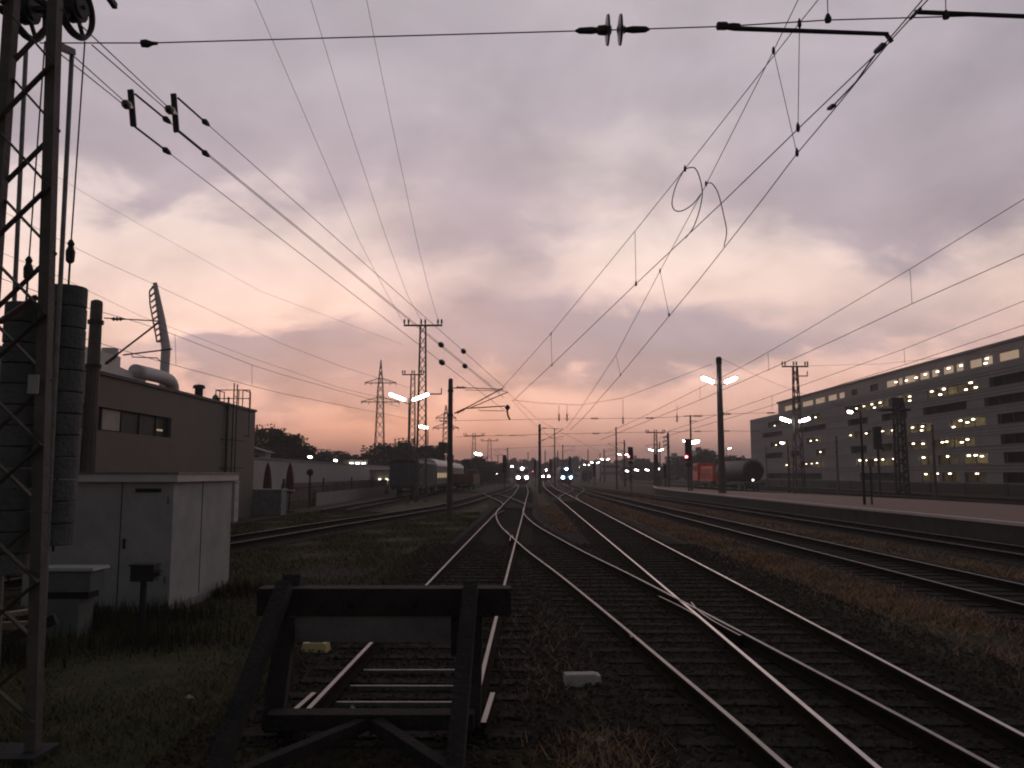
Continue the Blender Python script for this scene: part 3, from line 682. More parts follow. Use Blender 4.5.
headspan('lower short span right of the lamp pole', [(718,431,100),(760,431,100)], [(727,431,100)])
headspan('faint span wire low over the distant trains', [(490,449,160),(560,446,160),(620,445,160)], [(553,446.2,160)])
headspan('short span wire left of the thick pole over the trains', [(496,435,110),(528,436,110)], [(512,435.5,110)])
wire('slack wire falling from the lamp pole top towards the office', [at(720,358,71), at(760,377,78), at(797,392,85), at(850,408,95)], GW, k=.8)
wire('thin wire dropping from the cantilever tip into the far yard', [at(506,391,47), at(540,421,75), at(600,452,160)], GW, k=.8)
wire('second thin wire dropping from the cantilever tip', [at(512,400,47), at(530,420,70), at(560,445,140)], GW, k=.8)

# ------------------------------------------------------------ poles, cantilevers and lamps
GP = 'catenary poles in the yard'
def cantilever(t, px, py, z_hi, z_lo, dx_, name_blob=False):
    """hinged bracket reaching dx_ to one side of a pole"""
    s = 1 if dx_ > 0 else -1; L = abs(dx_)
    mb = MB(); mb.bar((px, py, z_hi), (px+s*.3, py, z_hi), .06); tip = V(px+dx_, py, z_hi-.1)
    mb.tube([(px+s*.9, py, z_hi), tip], .03, 6)
    mb.tube([(px+s*.8, py, z_lo+.22), tip+V(0,0,.03)], .035, 6)
    mb.tube([(px+s*(L*.42), py, z_lo+.3), (px+dx_*1.02, py, z_lo+.55)], .03, 6)
    mb.tube([(px+s*(L*.6), py, z_lo+.2), (px+dx_*.95, py, z_lo+.22)], .02, 5); part(mb, 'cantilever', darksteel, t)
    ib = MB(); insul((px+s*.6, py, z_hi), (s,0,0), .6, .1, ib, 3); insul((px+s*.48, py, z_lo+.12), (s,0,.45), .6, .1, ib, 3); part(ib, 'insulator', porcelain, t)
def pole(label, x, y, h, r=.16, cants=(), m=polemat, base=0, cap=True, group=GP):
    t = thing('catenary_pole', label, 'pole', (x, y, base), group)
    mb = MB(); mb.lathe([(r*1.25,0),(r*1.2,h*.1),(r,h*.5),(r*.86,h-.12),(r*.8,h-.04),(r*.4,h)], (x, y, base), n=10); part(mb, 'post', m, t, smooth=False)
    if cap:
        mb = MB(); mb.lathe([(r*1.15,0),(r*1.15,.12)], (x, y, base+h*.90), n=10); mb.lathe([(r*1.15,0),(r*1.15,.12)], (x, y, base+h*.72), n=10); part(mb, 'band', darksteel, t)
    for (zh, zl, dx_) in cants: cantilever(t, x, y, zh, zl, dx_)
    return t
# pole beside the left building
c = at(97, 300, 26.0); t = pole('reddish pole with a bracket, standing behind the shed by the left building', c.x, 26.0, c.z, .21)
mb = MB(); mb.tube([at(104,318,26), at(158,321,26)], .02, 6); mb.tube([at(106,363,26), at(158,323,26)], .03, 6); mb.tube([at(123,355,26), at(172,349,26)], .025, 6); mb.tube([at(132,354,26), at(132,357,26), at(157,358,26), at(160,361,26)], .018, 5); part(mb, 'cantilever', darksteel, t)
ib = MB(); insul(at(118,319,26), (1,0,0), .42, .07, ib, 3); insul(at(111,360,26), (1,0,.75), .45, .07, ib, 3); part(ib, 'insulator', porcelain, t)
# pole in the middle (450)
t = pole('dark pole with long brackets to the right, standing by the curved track', -3.52, 47.3, 7.75, .15)
Y = 47.2; mb = MB()
mb.tube([at(452,388,Y), at(474,388,Y), at(503,389.5,Y)], .028, 6); mb.tube([at(465,390,Y), at(506,391,Y)], .018, 5)
mb.tube([at(454,413.5,Y), at(470,406,Y), at(503,388,Y)], .035, 6); mb.tube([at(470,408,Y), at(508,392,Y)], .03, 6)
mb.tube([at(466,408.5,Y), at(505,406,Y)], .035, 6); mb.tube([at(479,409,Y), at(479,410.5,Y), at(504,411,Y)], .02, 5); mb.tube([at(507,410,Y), at(508,416,Y), at(510,420,Y)], .05, 6); part(mb, 'cantilever', darksteel, t)
ib = MB(); insul(at(461,387.5,Y), (1,0,0), .6, .1, ib, 3); insul(at(461,411,Y), (1,0,.45), .6, .1, ib, 3)
ib.lathe([(.02,-.18),(.12,-.08),(.17,0),(.12,.08),(.02,.18)], at(507.5,407.5,Y), (0,0,1), 10); part(ib, 'insulator', porcelain, t)
def ppole(label, u, vtop, h, r=.14, cants=(), base=0, m=polemat):
    Y = (h-CAMH)*F/(474-vtop)*.995; p = at(u, vtop, Y); return pole(label, p.x, Y, p.z-base, r, [(p.z-.5, p.z-2.0, d) for d in cants], m, base), p
ppole('thick pole between the left and the middle headlights', 539.6, 424, 8.3, .17, (2.9,))
ppole('thin tall pole just right of the middle headlights', 554.5, 428, 10.5, .11)
ppole('short pole directly left of the blue headlights', 557.6, 451, 8.0, .14)
ppole('pole with right-hand brackets above the blue headlights', 562.6, 444.5, 10.4, .15, (3.4,))
ppole('slender pole above the middle headlights', 545.2, 450, 8.2, .12)
ppole('lone thin pole standing left of the red signal', 616, 427, 9.3, .12, ())
ppole('pole immediately left of the left red signal, behind two lamps', 624.3, 440, 8.4, .15, (-3.0,))
ppole('thick banded pole hung with insulators, midway between the red signals', 667.9, 432.5, 8.5, .19)
ppole('thin pole left of the thick banded pole', 659.6, 442, 8.3, .12, (-2.6,))
ppole('pole right of the signal near the left headlights', 507.7, 447.5, 8.0, .13, (-3.0,))
ppole('faint far pole above the blue train', 588, 449, 8.6, .12, ())
ppole('faint pole carrying a bracket near the row of distant lamps', 604, 449, 8.6, .15, (5,))
ppole('tall faint pole far off behind the left train', 528, 452, 9, .14)
ppole('dark pole in front of the office building, right of the crossarm mast', 932, 424, 7.0, .12)
ppole('short dark pole in front of the office building end', 836, 436, 6.5, .13)
ppole('pole left of the wagon end in front of the building corner', 766, 446, 7.0, .1)
ppole('dark slim pole far left of the trains near the pale arch', 498, 455, 7.6, .13)
ppole('pole in the haze right of the blue train headlights', 600, 453, 8.3, .13, ())
pole('tall thin post with a short top bar beside the right red signal', *(lambda p: (p.x, 80.5, p.z-.7))(at(690.3, 415, 80.5)), .09, base=.7)
mb = MB(); mb.bar(at(684,416,80.5), at(696,416,80.5), .08); mb.bar(at(690,421,80.5), at(697,421,80.5), .06)
tag(mb.build('top_bar', darksteel), 'short double crossbar at the head of the thin post by the signal', 'crossbar')

def lamp_head(t, c, d, L, r, m):
    d = Vector(d).normalized()
    mb = MB(); mb.lathe([(r*.5,-L/2),(r,-L*.4),(r*1.05,0),(r,L*.4),(r*.5,L/2)], c, d, 10); o = part(mb, 'lamp_tube', m, t)
    mb = MB(); mb.bar(c-d*L*.5+V(0,0,r*1.3), c+d*L*.5+V(0,0,r*1.3), r*1.5, r*.5); part(mb, 'housing', galv, t)
def double_lamp(label, x, y, base, h, sep=2.05, L=1.25, r=.14, pole_r=.1, rise=.35, m=None, top=None, group='twin lamp posts'):
    t = thing('lamp_post', label, 'lamp post', (x, y, base), group)
    top = top or base+h+.2
    mb = MB(); mb.lathe([(pole_r*1.2,0),(pole_r,(top-base)*.3),(pole_r*.72,top-base)], (x,y,base), n=10); part(mb, 'post', polemat, t)
    mb = MB()
    for s in (-1, 1):
        mb.tube([(x,y,base+h-.55), (x+s*sep*.25,y,base+h-.35)], .04, 6)
    part(mb, 'arm', darksteel, t)
    for s in (-1, 1): lamp_head(t, V(x+s*sep*.5, y, base+h), (s, 0, rise), L, r, m or lampw)
    return t
p = at(716, 380, 71); double_lamp('tall concrete lamp pole with two bright tubes on the platform', 17.85, 71, .70, p.z-.70, 2.0, 1.12, .15, .29, .38, top=at(715,357,71).z)
mb = MB(); mb.lathe([(.26,0),(.26,.5)], (17.85,71,at(715,364,71).z), n=12); tag(mb.build('pole_collar', darksteel), 'dark collar round the head of the tall concrete lamp pole', 'collar')
p = at(409, 397, 62); double_lamp('lamp post with two slanting bright tubes in front of the lattice masts', p.x, 62, 0, p.z, 1.75, 1.3, .105, .06, .38, top=p.z-.1)
def pl2(label, u0, u1, v, base=0, r=.125, L=1.05, sep=2.05):
    Y = sep*F/(u1-u0); p = at((u0+u1)/2, v, Y); double_lamp(label, p.x, Y, base, p.z-base, sep, L, r*max(1, Y/250), .1, .35, lampfar)
pl2('twin lamp nearest behind the left red signal', 619.6, 626.8, 454.5)
pl2('twin lamp of the distant row, left of the lone thin pole', 602, 608, 459.3)
pl2('smaller twin lamp of the distant row above the blue train wagons', 592, 598, 462.7)
pl2('tiny twin lamp far down the row', 584.5, 588.5, 465)
pl2('tiniest twin lamp of the row, right of the blue train', 575.5, 579, 467.6)
pl2('twin lamp between the two red signals', 651, 661, 450)
pl2('twin lamp right of the tall concrete pole', 723, 729.5, 448.5)
pl2('tiny twin lamp between the middle and the blue headlights', 553.5, 557, 470.5)
# single lit lamps
def single_lamp(label, u, v, Y, r=.16, base=0, side=1, L=.6, m=None, gp='single yard lamps'):
    p = at(u, v, Y); x = p.x+side*.55; t = thing('lamp_post', label, 'lamp post', (x, Y, base), gp)
    mb = MB(); mb.lathe([(.08,0),(.05,p.z-base)], (x,Y,base), n=8); mb.tube([(x,Y,p.z-.02),(p.x,Y,p.z+r+.06)], .03, 6); part(mb, 'post', darksteel, t)
    lamp_head(t, p, (-side, 0, .2), L*.85, r*.6, m or lampfar); return t
single_lamp('lit lamp seen through the tall T-shaped lattice mast', 423.5, 427, 100, .3, L=1.3)
single_lamp('single lit lamp left of the signal by the left headlights', 478, 454, 150, .35, L=1.6)
single_lamp('faint low lamp among the trees left of the trains', 496, 473.5, 180, .2)
single_lamp('small lamp right above the left signal pole', 512, 466.5, 190, .3)
single_lamp('lit lamp behind the right signal, on its right', 695, 442, 110, .35, L=1.4, side=-1)
single_lamp('smaller lit lamp behind the right signal, on its left', 684, 441, 150, .2)
single_lamp('low lamp under the left red signal', 627, 471, 200, .25, L=.8)
single_lamp('first low lamp in the haze between the signals', 636.6, 470, 210, .25, L=1.2)
single_lamp('second low lamp in the haze between the signals', 647, 470, 220, .25, L=1.2)
single_lamp('low lamp at the foot of the thick banded pole', 659, 469, 190, .25, L=.8)
single_lamp('platform lamp post with a lit head against the office building', 850, 412, 44, .11, .7, 1, .32)
single_lamp('short lamp post by the foot of the right lattice mast', 782, 443, 80, .14, 0, 1, .4)
single_lamp('lit lamp above the left grey wall, near the trees', 310, 457, 110, .22)
single_lamp('lit lamp above the left grey wall, further along', 335.5, 460.5, 130, .22)

# lattice masts
def ins_post(mb, p): mb.lathe([(.05,0),(.05,.1),(.11,.14),(.06,.22),(.11,.27),(.06,.34),(.1,.38),(.03,.46)], p, n=8)
def tmast(label, u, vtop, Y, half, side_arm=None, w0=.85, w1=.45):
    p = at(u, vtop, Y); b = V(G(u, 500).x*0+(p.x), Y, 0); t = thing('lattice_mast', label, 'mast', b, 'distant steel lattice masts')
    lattice(t, b, p.z, w0, w1, leg=.09, brace=.10, pitch=w0*.95)
    mb = MB(); mb.bar(p+V(-half,0,.05), p+V(half,0,.05), .16, .14); part(mb, 'crossarm', steel, t)
    ib = MB()
    for s in (-1, -.78, -.1, .12, .8, 1): ins_post(ib, p+V(half*s*.97, 0, .13))
    part(ib, 'insulator', porcelain, t)
    if side_arm:
        q = at(u, side_arm, Y); mb = MB(); mb.bar(q, q+V(half*.95,0,0), .1); mb.bar(q+V(half*.95,0,0), q+V(half*.95,0,.5), .08); part(mb, 'side_arm', steel, t)
    return t, p
tmast('tall T-shaped lattice mast that carries the three feeder wires', 423, 326, 69, 1.62, 394)
tmast('smaller T-shaped lattice mast behind the double lamp post', 413, 375, 100, 1.3)
tmr, pr = tmast('lattice mast with a short crossarm in front of the office building', 795, 367, 85, 1.35, 376, .95, .4)
for s in (-1, 1): lamp_head(tmr, at(795+s*9.5, 420, 85), (s,0,.3), 1.15, .15, lampw)
tmast('thin lattice mast in the haze left of the thick banded pole', 655.4, 433, 140, 1.6, None, .8, .4)
tmast('faint lattice mast left of the single lamp', 474, 436, 160, 2.0, None, 1.0, .5)
tmast('faint lattice mast right of the single lamp', 489.5, 441, 190, 2.0, None, 1.4, .7)
# dark mast in front of the building
p = at(898, 402, 92); t = thing('lattice_mast', 'broad dark mast with a platform arm in front of the office windows', 'mast', (p.x, 92, 0), 'distant steel lattice masts')
lattice(t, V(p.x, 92, 0), p.z, 1.0, .8, leg=.2, brace=.2, m=darksteel, pitch=.7)
mb = MB(); mb.box((p.x-.5, 92, at(898,410,92).z), (3.4, .9, .25)); mb.box((p.x-.2, 92, p.z), (1.3, .9, .9)); part(mb, 'crossarm', darksteel, t)
p = at(877, 432, 88); t = thing('signal_cabin', 'dark signal gantry hanging left of the broad mast before the windows', 'signal', (p.x, 88, 0))
mb = MB(); mb.bar((p.x,88,0),(p.x,88,p.z), .2); part(mb, 'post', darksteel, t)
mb = MB(); mb.box((p.x, 88, at(877,438,88).z), (.8,.4,2.4)); part(mb, 'head', black, t)

# pylons
def pylon(label, u, vtop, Y, arms, wb, m=steel):
    p = at(u, vtop, Y); t = thing('pylon', label, 'pylon', (p.x, Y, 0), 'high-voltage pylons beyond the yard'); b = V(p.x, Y, 0); s = Y/250
    zb = at(u, 392, Y).z if Y < 300 else p.z*.82
    def wz(z): return wb*(1-z/zb)+.5*wb*(z/zb) if z < zb else .5*wb*(1-(z-zb)/(p.z-zb))+.1
    mb = MB(); n = 14; zs = [p.z*(1-(1-k/n)**1.25) for k in range(n+1)]
    for i in range(4):
        lg = MB(); sx_ = (-1,1,1,-1)[i]; sy_ = (-1,-1,1,1)[i]
        for a, c_ in zip(zs, zs[1:]): lg.bar(b+V(sx_*wz(a)/2, sy_*wz(a)/2, a), b+V(sx_*wz(c_)/2, sy_*wz(c_)/2, c_), .17*s)
        part(lg, 'leg', m, t)
    for k, (a, c_) in enumerate(zip(zs, zs[1:])):
        for (s0, s1, f) in ((-1,1,0),(1,-1,0)):
            mb.bar(b+V(s0*wz(a)/2, -wz(a)/2, a), b+V(s1*wz(c_)/2, -wz(c_)/2, c_), .11*s)
            mb.bar(b+V(s0*wz(a)/2, wz(a)/2, a), b+V(s1*wz(c_)/2, wz(c_)/2, c_), .11*s)
            mb.bar(b+V(wz(a)/2, s0*wz(a)/2, a), b+V(wz(c_)/2, s1*wz(c_)/2, c_), .11*s)
            mb.bar(b+V(-wz(a)/2, s0*wz(a)/2, a), b+V(-wz(c_)/2, s1*wz(c_)/2, c_), .11*s)
    part(mb, 'bracing', m, t)
    for (va, hw) in arms:
        z = at(u, va, Y).z; am = MB(); ib = MB()
        for sd in (-1, 1):
            am.bar(b+V(0,0,z), b+V(sd*hw,0,z), .26*s); am.bar(b+V(0,0,z+1.6*s), b+V(sd*hw,0,z+.1), .2*s)
            for q in (.3,.55,.8): am.bar(b+V(sd*hw*q,0,z), b+V(sd*hw*q,0,z+1.6*s*(1-q)), .1*s)
            for q in (.6, .98): ib.lathe([(.05,0),(.1*s,-.15*s),(.1*s,-.6*s),(.05,-.75*s)], b+V(sd*hw*q,0,z), n=6)
        part(am, 'crossarm', m, t); part(ib, 'insulator', porcelain, t)
pylon('large lattice pylon with two wide arm levels left of the lit lamp post', 381, 360, 250, ((383,4.8),(402,5.8)), 3.3)
pylon('smaller, fainter pylon showing behind the dark bracket pole', 446, 405, 420, ((418,5.2),(428,6.6)), 4.2)

# stadium floodlight
Y = 170; t = thing('floodlight_mast', 'leaning white stadium floodlight mast with lamp rack above the left building', 'floodlight', (at(164,400,Y).x, Y, 0))
mb = MB(); pts = [V(at(164,400,Y).x, Y, 0), at(164.5,372,Y), at(166,348,Y), at(162,322,Y), at(155,283,Y)]; mb.tube(pts, [1.1,.95,.95,.8,.45], 10); part(mb, 'shaft', mat('white_mast_paint', (.42,.38,.38), .6), t)
mb = MB()
for k in range(10):
    s = k/9; a = at(153.5+s*8.5, 287+s*52, Y-1); b = at(149.5+s*7.5, 291+s*51, Y-1)
    mb.bar(a, b, .28); 
mb.tube([at(153,286,Y-1), at(149.5,292,Y-1), at(150,304,Y-1), at(157,342,Y-1), at(161,342,Y-1)], .16, 6)
part(mb, 'lamp_rack', darksteel, t)

# ------------------------------------------------------------ left long building
clad = mat('brown_corrugated_cladding', (.17,.14,.128), .75, .1, .1, .6, wave=('Y', 3.2, 1))
hb = thing('workshop_building', 'long brown corrugated workshop along the left side', 'building', (-22, 15, 0))
bx, y0, y1, H = -14.25, -4, 46, 5.72
mb = MB(); wz0, wz1, wy1 = 3.80, 4.62, 34.7
mb.box2((bx-.3, y0, 0), (bx, y1, wz0)); mb.box2((bx-.3, y0, wz1), (bx, y1, H)); mb.box2((bx-.3, wy1, wz0), (bx, y1, wz1)); mb.box2((bx-.3, y0, wz0), (bx, 8, wz1))
mb.box2((bx-16, y1-.3, 0), (bx-.3, y1, H)); part(mb, 'wall', clad, hb)
mb = MB(); mb.box2((bx-16, y0, H), (bx+.08, y1+.08, H+.12)); part(mb, 'roof', darksteel, hb)
mb = MB(); mb.box2((bx-.22, 8, wz0), (bx-.16, wy1, wz1)); fr = part(mb, 'window', glassd, hb)
mb = MB()
for y in [8+k*1.5 for k in range(18)]: mb.box2((bx-.16, y, wz0), (bx-.12, y+.06, wz1))
part(mb, 'frame', darksteel, fr)
mb = MB(); mb.box2((bx-.155, 29.1, wz0+.06), (bx-.13, 30.4, wz1-.04)); part(mb, 'blind', mat('pale_window_blind', (.42,.38,.33), .8, 0, .15, 2), fr)
mb = MB(); c = (bx-.14, 33.9, 4.08); mb.box(c, (.03, .5, .07)); part(mb, 'lit_lamp', lampyel, fr)
mb = MB(); mb.cyl((bx+.1, 41.2, 0), (bx+.1, 41.2, H), .06, 8); part(mb, 'downpipe', darksteel, hb)
t = hb
mb = MB()
for yy in (41.6, 42.1): mb.bar((bx+.25, yy, 1.5), (bx+.25, yy, 6.85), .05)
for k in range(16): mb.bar((bx+.25, 41.6, 1.7+k*.3), (bx+.25, 42.1, 1.7+k*.3), .03)
for z in (2.6, 4.0): mb.bar((bx-.0, 40.6, z), (bx+.3, 43.4, z), .05)
part(mb, 'ladder', darksteel, hb)
cg = thing('roof_railing', 'open steel railing frame on the end of the workshop roof', 'railing', (bx, 42, H+.12))
mb = MB()
q0 = at(216,390,43.5); q1 = at(250,390,44.6)
for u in (216,220,239,243,250):
    q = at(u, 390, 43.9); mb.bar((q.x, 43.9, H+.12 if q.x < bx else 4.2), (q.x, 43.9, q.z), .045)
for v in (390,398.5):
    a = at(216, v, 43.9); b = at(250, v, 43.9); mb.bar(a, b, .045)
for u in (216,243): q = at(u,390,43.9); mb.bar((q.x,43.9,q.z), (q.x,45.2,q.z), .045); mb.bar((q.x,45.2,H+.1), (q.x,45.2,q.z), .045)
mb.bar((bx+.05, 43.9, 4.3), (at(250,390,43.9).x, 43.9, 4.3), .045)
part(mb, 'frame', steel, cg)
# rooftop plant
white = mat('white_roof_plant', (.55,.50,.50), .6, 0, .12, .8)
rx = -17.5
def rp_(u, v): d = ray(u, v); tt = rx/d.x; return V(0,0,CAMH)+d*tt
t = thing('rooftop_unit', 'pale boxy ventilation unit on the workshop roof behind the pole', 'ventilation unit', (rx, rp_(100,380).y, H+.12))
a = rp_(72, 346); b = rp_(121, 352); mb = MB(); mb.box2((rx-2.2, a.y, H+.12), (rx, b.y, 7.5)); part(mb, 'body', white, t)
mb = MB(); c = rp_(121, 371); d = rp_(146, 376); mb.add([(rx-2, b.y+.02, H+.12),(rx, b.y+.02, H+.12),(rx, d.y, H+.12),(rx-2, d.y, H+.12),(rx-2, b.y+.02, 7.05),(rx, b.y+.02, 7.05),(rx, d.y, 6.85),(rx-2, d.y, 6.85)], [(0,3,2,1),(4,5,6,7),(0,1,5,4),(1,2,6,5),(2,3,7,6),(3,0,4,7)]); part(mb, 'low_duct', white, t)
mb = MB(); mb.cyl((rx-.4, b.y-.2, 7.5), (rx-.4, b.y-.2, 7.85), .35, 14); part(mb, 'cowl', white, t)
t = thing('roof_duct', 'fat curved white duct turning down into the workshop roof', 'duct', (rx, rp_(178,390).y, H+.12))
p0 = rp_(144, 382); p1 = rp_(173, 383)
mb = MB(); mb.tube(smooth3([V(rx, p0.y-1, 7.05), V(rx, p1.y-1.2, 7.1), V(rx, p1.y-.2, 6.9), V(rx, p1.y, 6.3), V(rx, p1.y, H+.1)], 5), .33, 14); part(mb, 'pipe', white, t, smooth=True)
mb = MB(); mb.cyl((rx, p0.y+2.2, H+.1), (rx, p0.y+2.2, 6.6), .12, 8); part(mb, 'support', darksteel, t)
t = thing('roof_vent', 'small dark chimney vent right of the white duct', 'roof vent', (rx+.6, rp_(188,390).y, H+.12))
p = rp_(188, 388); mb = MB(); mb.cyl((rx+.6, p.y, H+.12), (rx+.6, p.y, 6.9), .22, 10); part(mb, 'pipe', darksteel, t)
mb = MB(); mb.lathe([(.34,0),(.3,.16),(.05,.22)], (rx+.6, p.y, 6.9), n=10); part(mb, 'cap', darksteel, t)
mb = MB(); p = rp_(196, 394); mb.tube(smooth3([V(rx+1, p.y, H+.12), V(rx+1, p.y, 6.5), V(rx+1, p.y+.4, 6.6), V(rx+1, p.y+.7, 6.3)]), .09, 8); mb.cyl((rx+1.2, p.y+1.8, H+.1), (rx+1.2, p.y+1.8, 6.7), .06, 6)
tag(mb.build('gooseneck_pipe', galv), 'little gooseneck pipe on the workshop roof edge', 'pipe')

# small white cabinet and planter at the workshop end
mb = MB(); mb.box((-13.6, 40.6, .95), (.5, .6, 1.9)); mb.box((-13.6, 40.6, 1.93), (.58, .68, .06)); tag(mb.build('cabinet', mat('white_cabinet', (.45,.42,.42), .7)), 'narrow upright pale cabinet at the foot of the workshop ladder', 'cabinet')
t = thing('planter_box', 'large square grey planter box below the closed parasols', 'planter', (-13.8, 47.2, 0))
mb = MB(); mb.box((-13.75, 47.3, .70), (1.75, 1.1, 1.4)); part(mb, 'tub', mat('grey_planter', (.20,.205,.205), .85), t)
mb = MB(); mb.box((-13.75, 47.3, 1.43), (1.85, 1.2, .07)); part(mb, 'rim', mat('pale_rim', (.4,.38,.37), .8), t)
mb = MB(); mb.box((-12.86, 46.72, .7), (.07, .05, 1.42)); part(mb, 'corner_post', mat('pale_rim', None), t)
par = mat('red_brown_parasol_cloth', (.10,.03,.022), .85, 0, .3, 5)
for x, y, lb in ((-14.72, 50.3, 'closed red-brown parasol nearer the workshop'), (-13.38, 50.3, 'closed red-brown parasol further from the workshop')):
    t = thing('parasol', lb, 'parasol', (x, y, 0), 'closed parasols by the grey wall')
    mb = MB(); mb.lathe([(.30,0),(.27,.2),(.26,.6),(.2,1.2),(.12,1.6),(.05,1.78),(.01,1.85)], (x, y, 1.15), n=9); part(mb, 'canopy', par, t)
    mb = MB(); mb.cyl((x,y,0),(x,y,1.2),.04,8); mb.cyl((x,y,0),(x,y,.12),.35,12); part(mb, 'stand', darksteel, t)
    mb = MB(); mb.lathe([(.31,0),(.31,.10)], (x,y,1.28), n=9); part(mb, 'strap', mat('pale_rim', None), t)
# long grey wall and the picket fence in front
t = thing('boundary_wall', 'long plain grey wall behind the parasols', 'wall', (-17, 50, 0))
gw = mat('grey_render', (.34,.31,.32), .85, 0, .1, .5)
mb = MB(); mb.box2((-17.3, 46.5, 0), (-17, 118, 3.3)); part(mb, 'wall', gw, t)
mb = MB(); mb.box2((-17.4, 46.5, 3.3), (-16.9, 118, 3.4)); part(mb, 'coping', conc, t)
t = thing('picket_fence', 'low slatted fence running in front of the grey wall', 'fence', (-14.2, 52, 0))
mb = MB(); y = 52.
while y < 96: mb.box((-14.3, y, .85), (.04, .16, 1.7)); y += .42
part(mb, 'slats', mat('brown_slats', (.10,.06,.05), .85), t)
mb = MB(); mb.box2((-14.36, 51.8, 1.3), (-14.325, 96, 1.42)); mb.box2((-14.36, 51.8, .4), (-14.325, 96, .52)); part(mb, 'rail', mat('brown_slats', None), t)
mb = MB(); mb.box2((-14.1, 60, 0), (-14.0, 92, .95)); part(mb, 'panel', conc, t)
for k in range(5):
    mb = MB(); mb.box((-14.2, 52+k*11, 1.0), (.12,.12,2.0)); part(mb, 'post', steel, t)
p = at(310, 475, 56); t = thing('garden_lamp', 'unlit round-headed garden lamp before the grey wall', 'lamp post', (p.x, 56, 0))
mb = MB(); mb.cyl((p.x,56,0),(p.x,56,2.2),.06,8); part(mb, 'post', darksteel, t)
mb = MB(); mb.lathe([(.05,0),(.2,.12),(.24,.3),(.16,.45),(.03,.5)], (p.x,56,2.15), n=10); part(mb, 'head', darksteel, t)
t = thing('kiosk', 'low building with three lit windows between the wall and the wagons', 'building', (-15.2, 105, 0))
mb = MB(); mb.box2((-17.0, 100, 0), (-12.2, 112, 2.6)); part(mb, 'wall', gw, t)
mb = MB(); mb.box2((-17.2, 99.6, 2.6), (-12.0, 112.2, 2.8)); part(mb, 'roof', conc, t)
for k, u in enumerate((378.5, 385.5, 394.5)):
    c = at(u, 483, 99.95); mb = MB(); mb.box((c.x, 99.97, 1.35), (.62,.06,.6)); f_ = part(mb, 'window', lampyel, t)
    mb = MB(); mb.box((c.x, 99.92, 1.04), (.7,.06,.05)); mb.box((c.x, 99.92, 1.67), (.7,.06,.05)); part(mb, 'frame', darksteel, f_)
    mb = MB(); mb.cyl((c.x, 99.9, 1.62), (c.x+.3, 99.9, 1.62), .09, 6); part(mb, 'lit_lamp', lampwarm, f_)
t = thing('gabled_house', 'small pale house with a sloping roof showing above the grey wall', 'house', (-24, 75, 0))
mb = MB(); mb.box2((-26, 74, 0), (-21.9, 75.6, 4.2)); part(mb, 'wall', mat('pale_house_render', (.33,.30,.31), .85), t)
mb = MB(); mb.add([(-28.4,73.6,4.2),(-21.5,73.6,4.2),(-21.5,76,4.2),(-28.4,76,4.2),(-25.2,73.6,5.3),(-25.2,76,5.3)], [(0,1,4),(3,5,2),(1,2,5,4),(0,4,5,3),(0,3,2,1)]); part(mb, 'roof', mat('slate_roof', (.09,.085,.09), .7), t)
mb = MB(); mb.box((-22.8, 73.97, 3.7), (.7,.08,.5)); w_ = part(mb, 'window', glassd, t)
mb = MB(); mb.box((-22.8, 73.9, 3.4), (.8,.1,.06)); part(mb, 'sill', conc, w_)
t = thing('lit_hall', 'low distant hall with a row of lights beyond the grey wall', 'building', (-30, 160, 0))
mb = MB(); mb.box2((-38, 150, 0), (-26, 175, 4.6)); part(mb, 'wall', gw, t)
mb = MB(); mb.box2((-38.5, 149.5, 4.6), (-25.5, 175.5, 4.9)); part(mb, 'roof', conc, t)
for u in (352, 358, 364):
    c = at(u, 463.5, 149.9); mb = MB(); mb.box((c.x, 149.4, c.z), (.6,.1,.14)); part(mb, 'lit_lamp', lampfar, t)

# ------------------------------------------------------------ office building on the right
of = thing('office_building', 'long six-storey grey building with scattered lit windows on the right', 'building', (60, 150, 0))
X = 60.0; fac = mat('grey_facade_panel', (.225,.22,.23), .8, 0, .14, .35, wave=('Z', 1.6, 1)); inner = mat('warm_interior_wall', (.42,.37,.26), .9, 0, .3, .5)
darkin = mat('dark_interior', (.035,.035,.04), .8, 0, .3, .6)
def uY(u): return X/(u-512)*F
rows = [(1.2, 2.5, [(765,820,0),(858,902,0),(918,936,1),(939,957,1),(962,984,1),(1000,1060,0)]),
        (3.6, 4.95, [(783,796,1),(800,823,1),(855,897,1),(917,933,1),(936,956,1),(960,986,1),(1002,1040,0)]),
        (5.9, 7.15, [(764,782,0),(790,801,1),(815,827,1),(850,866,0),(880,926,1),(932,974,1),(1000,1040,0)]),
        (8.4, 9.65, [(770,790,1),(806,821,1),(848,897,1),(908,933,1),(950,986,1),(998,1045,0)]),
        (10.8, 11.9, [(762,782,0),(795,826,0),(848,868,0),(882,908,0),(924,968,0),(986,1045,0)]),
        (13.1, 14.3, [(768,788,1),(812,822,1),(846,914,1),(928,981,1),(992,1050,0)])]
YF, YN = 209.0, 60.0; wm = MB(); zprev = 0
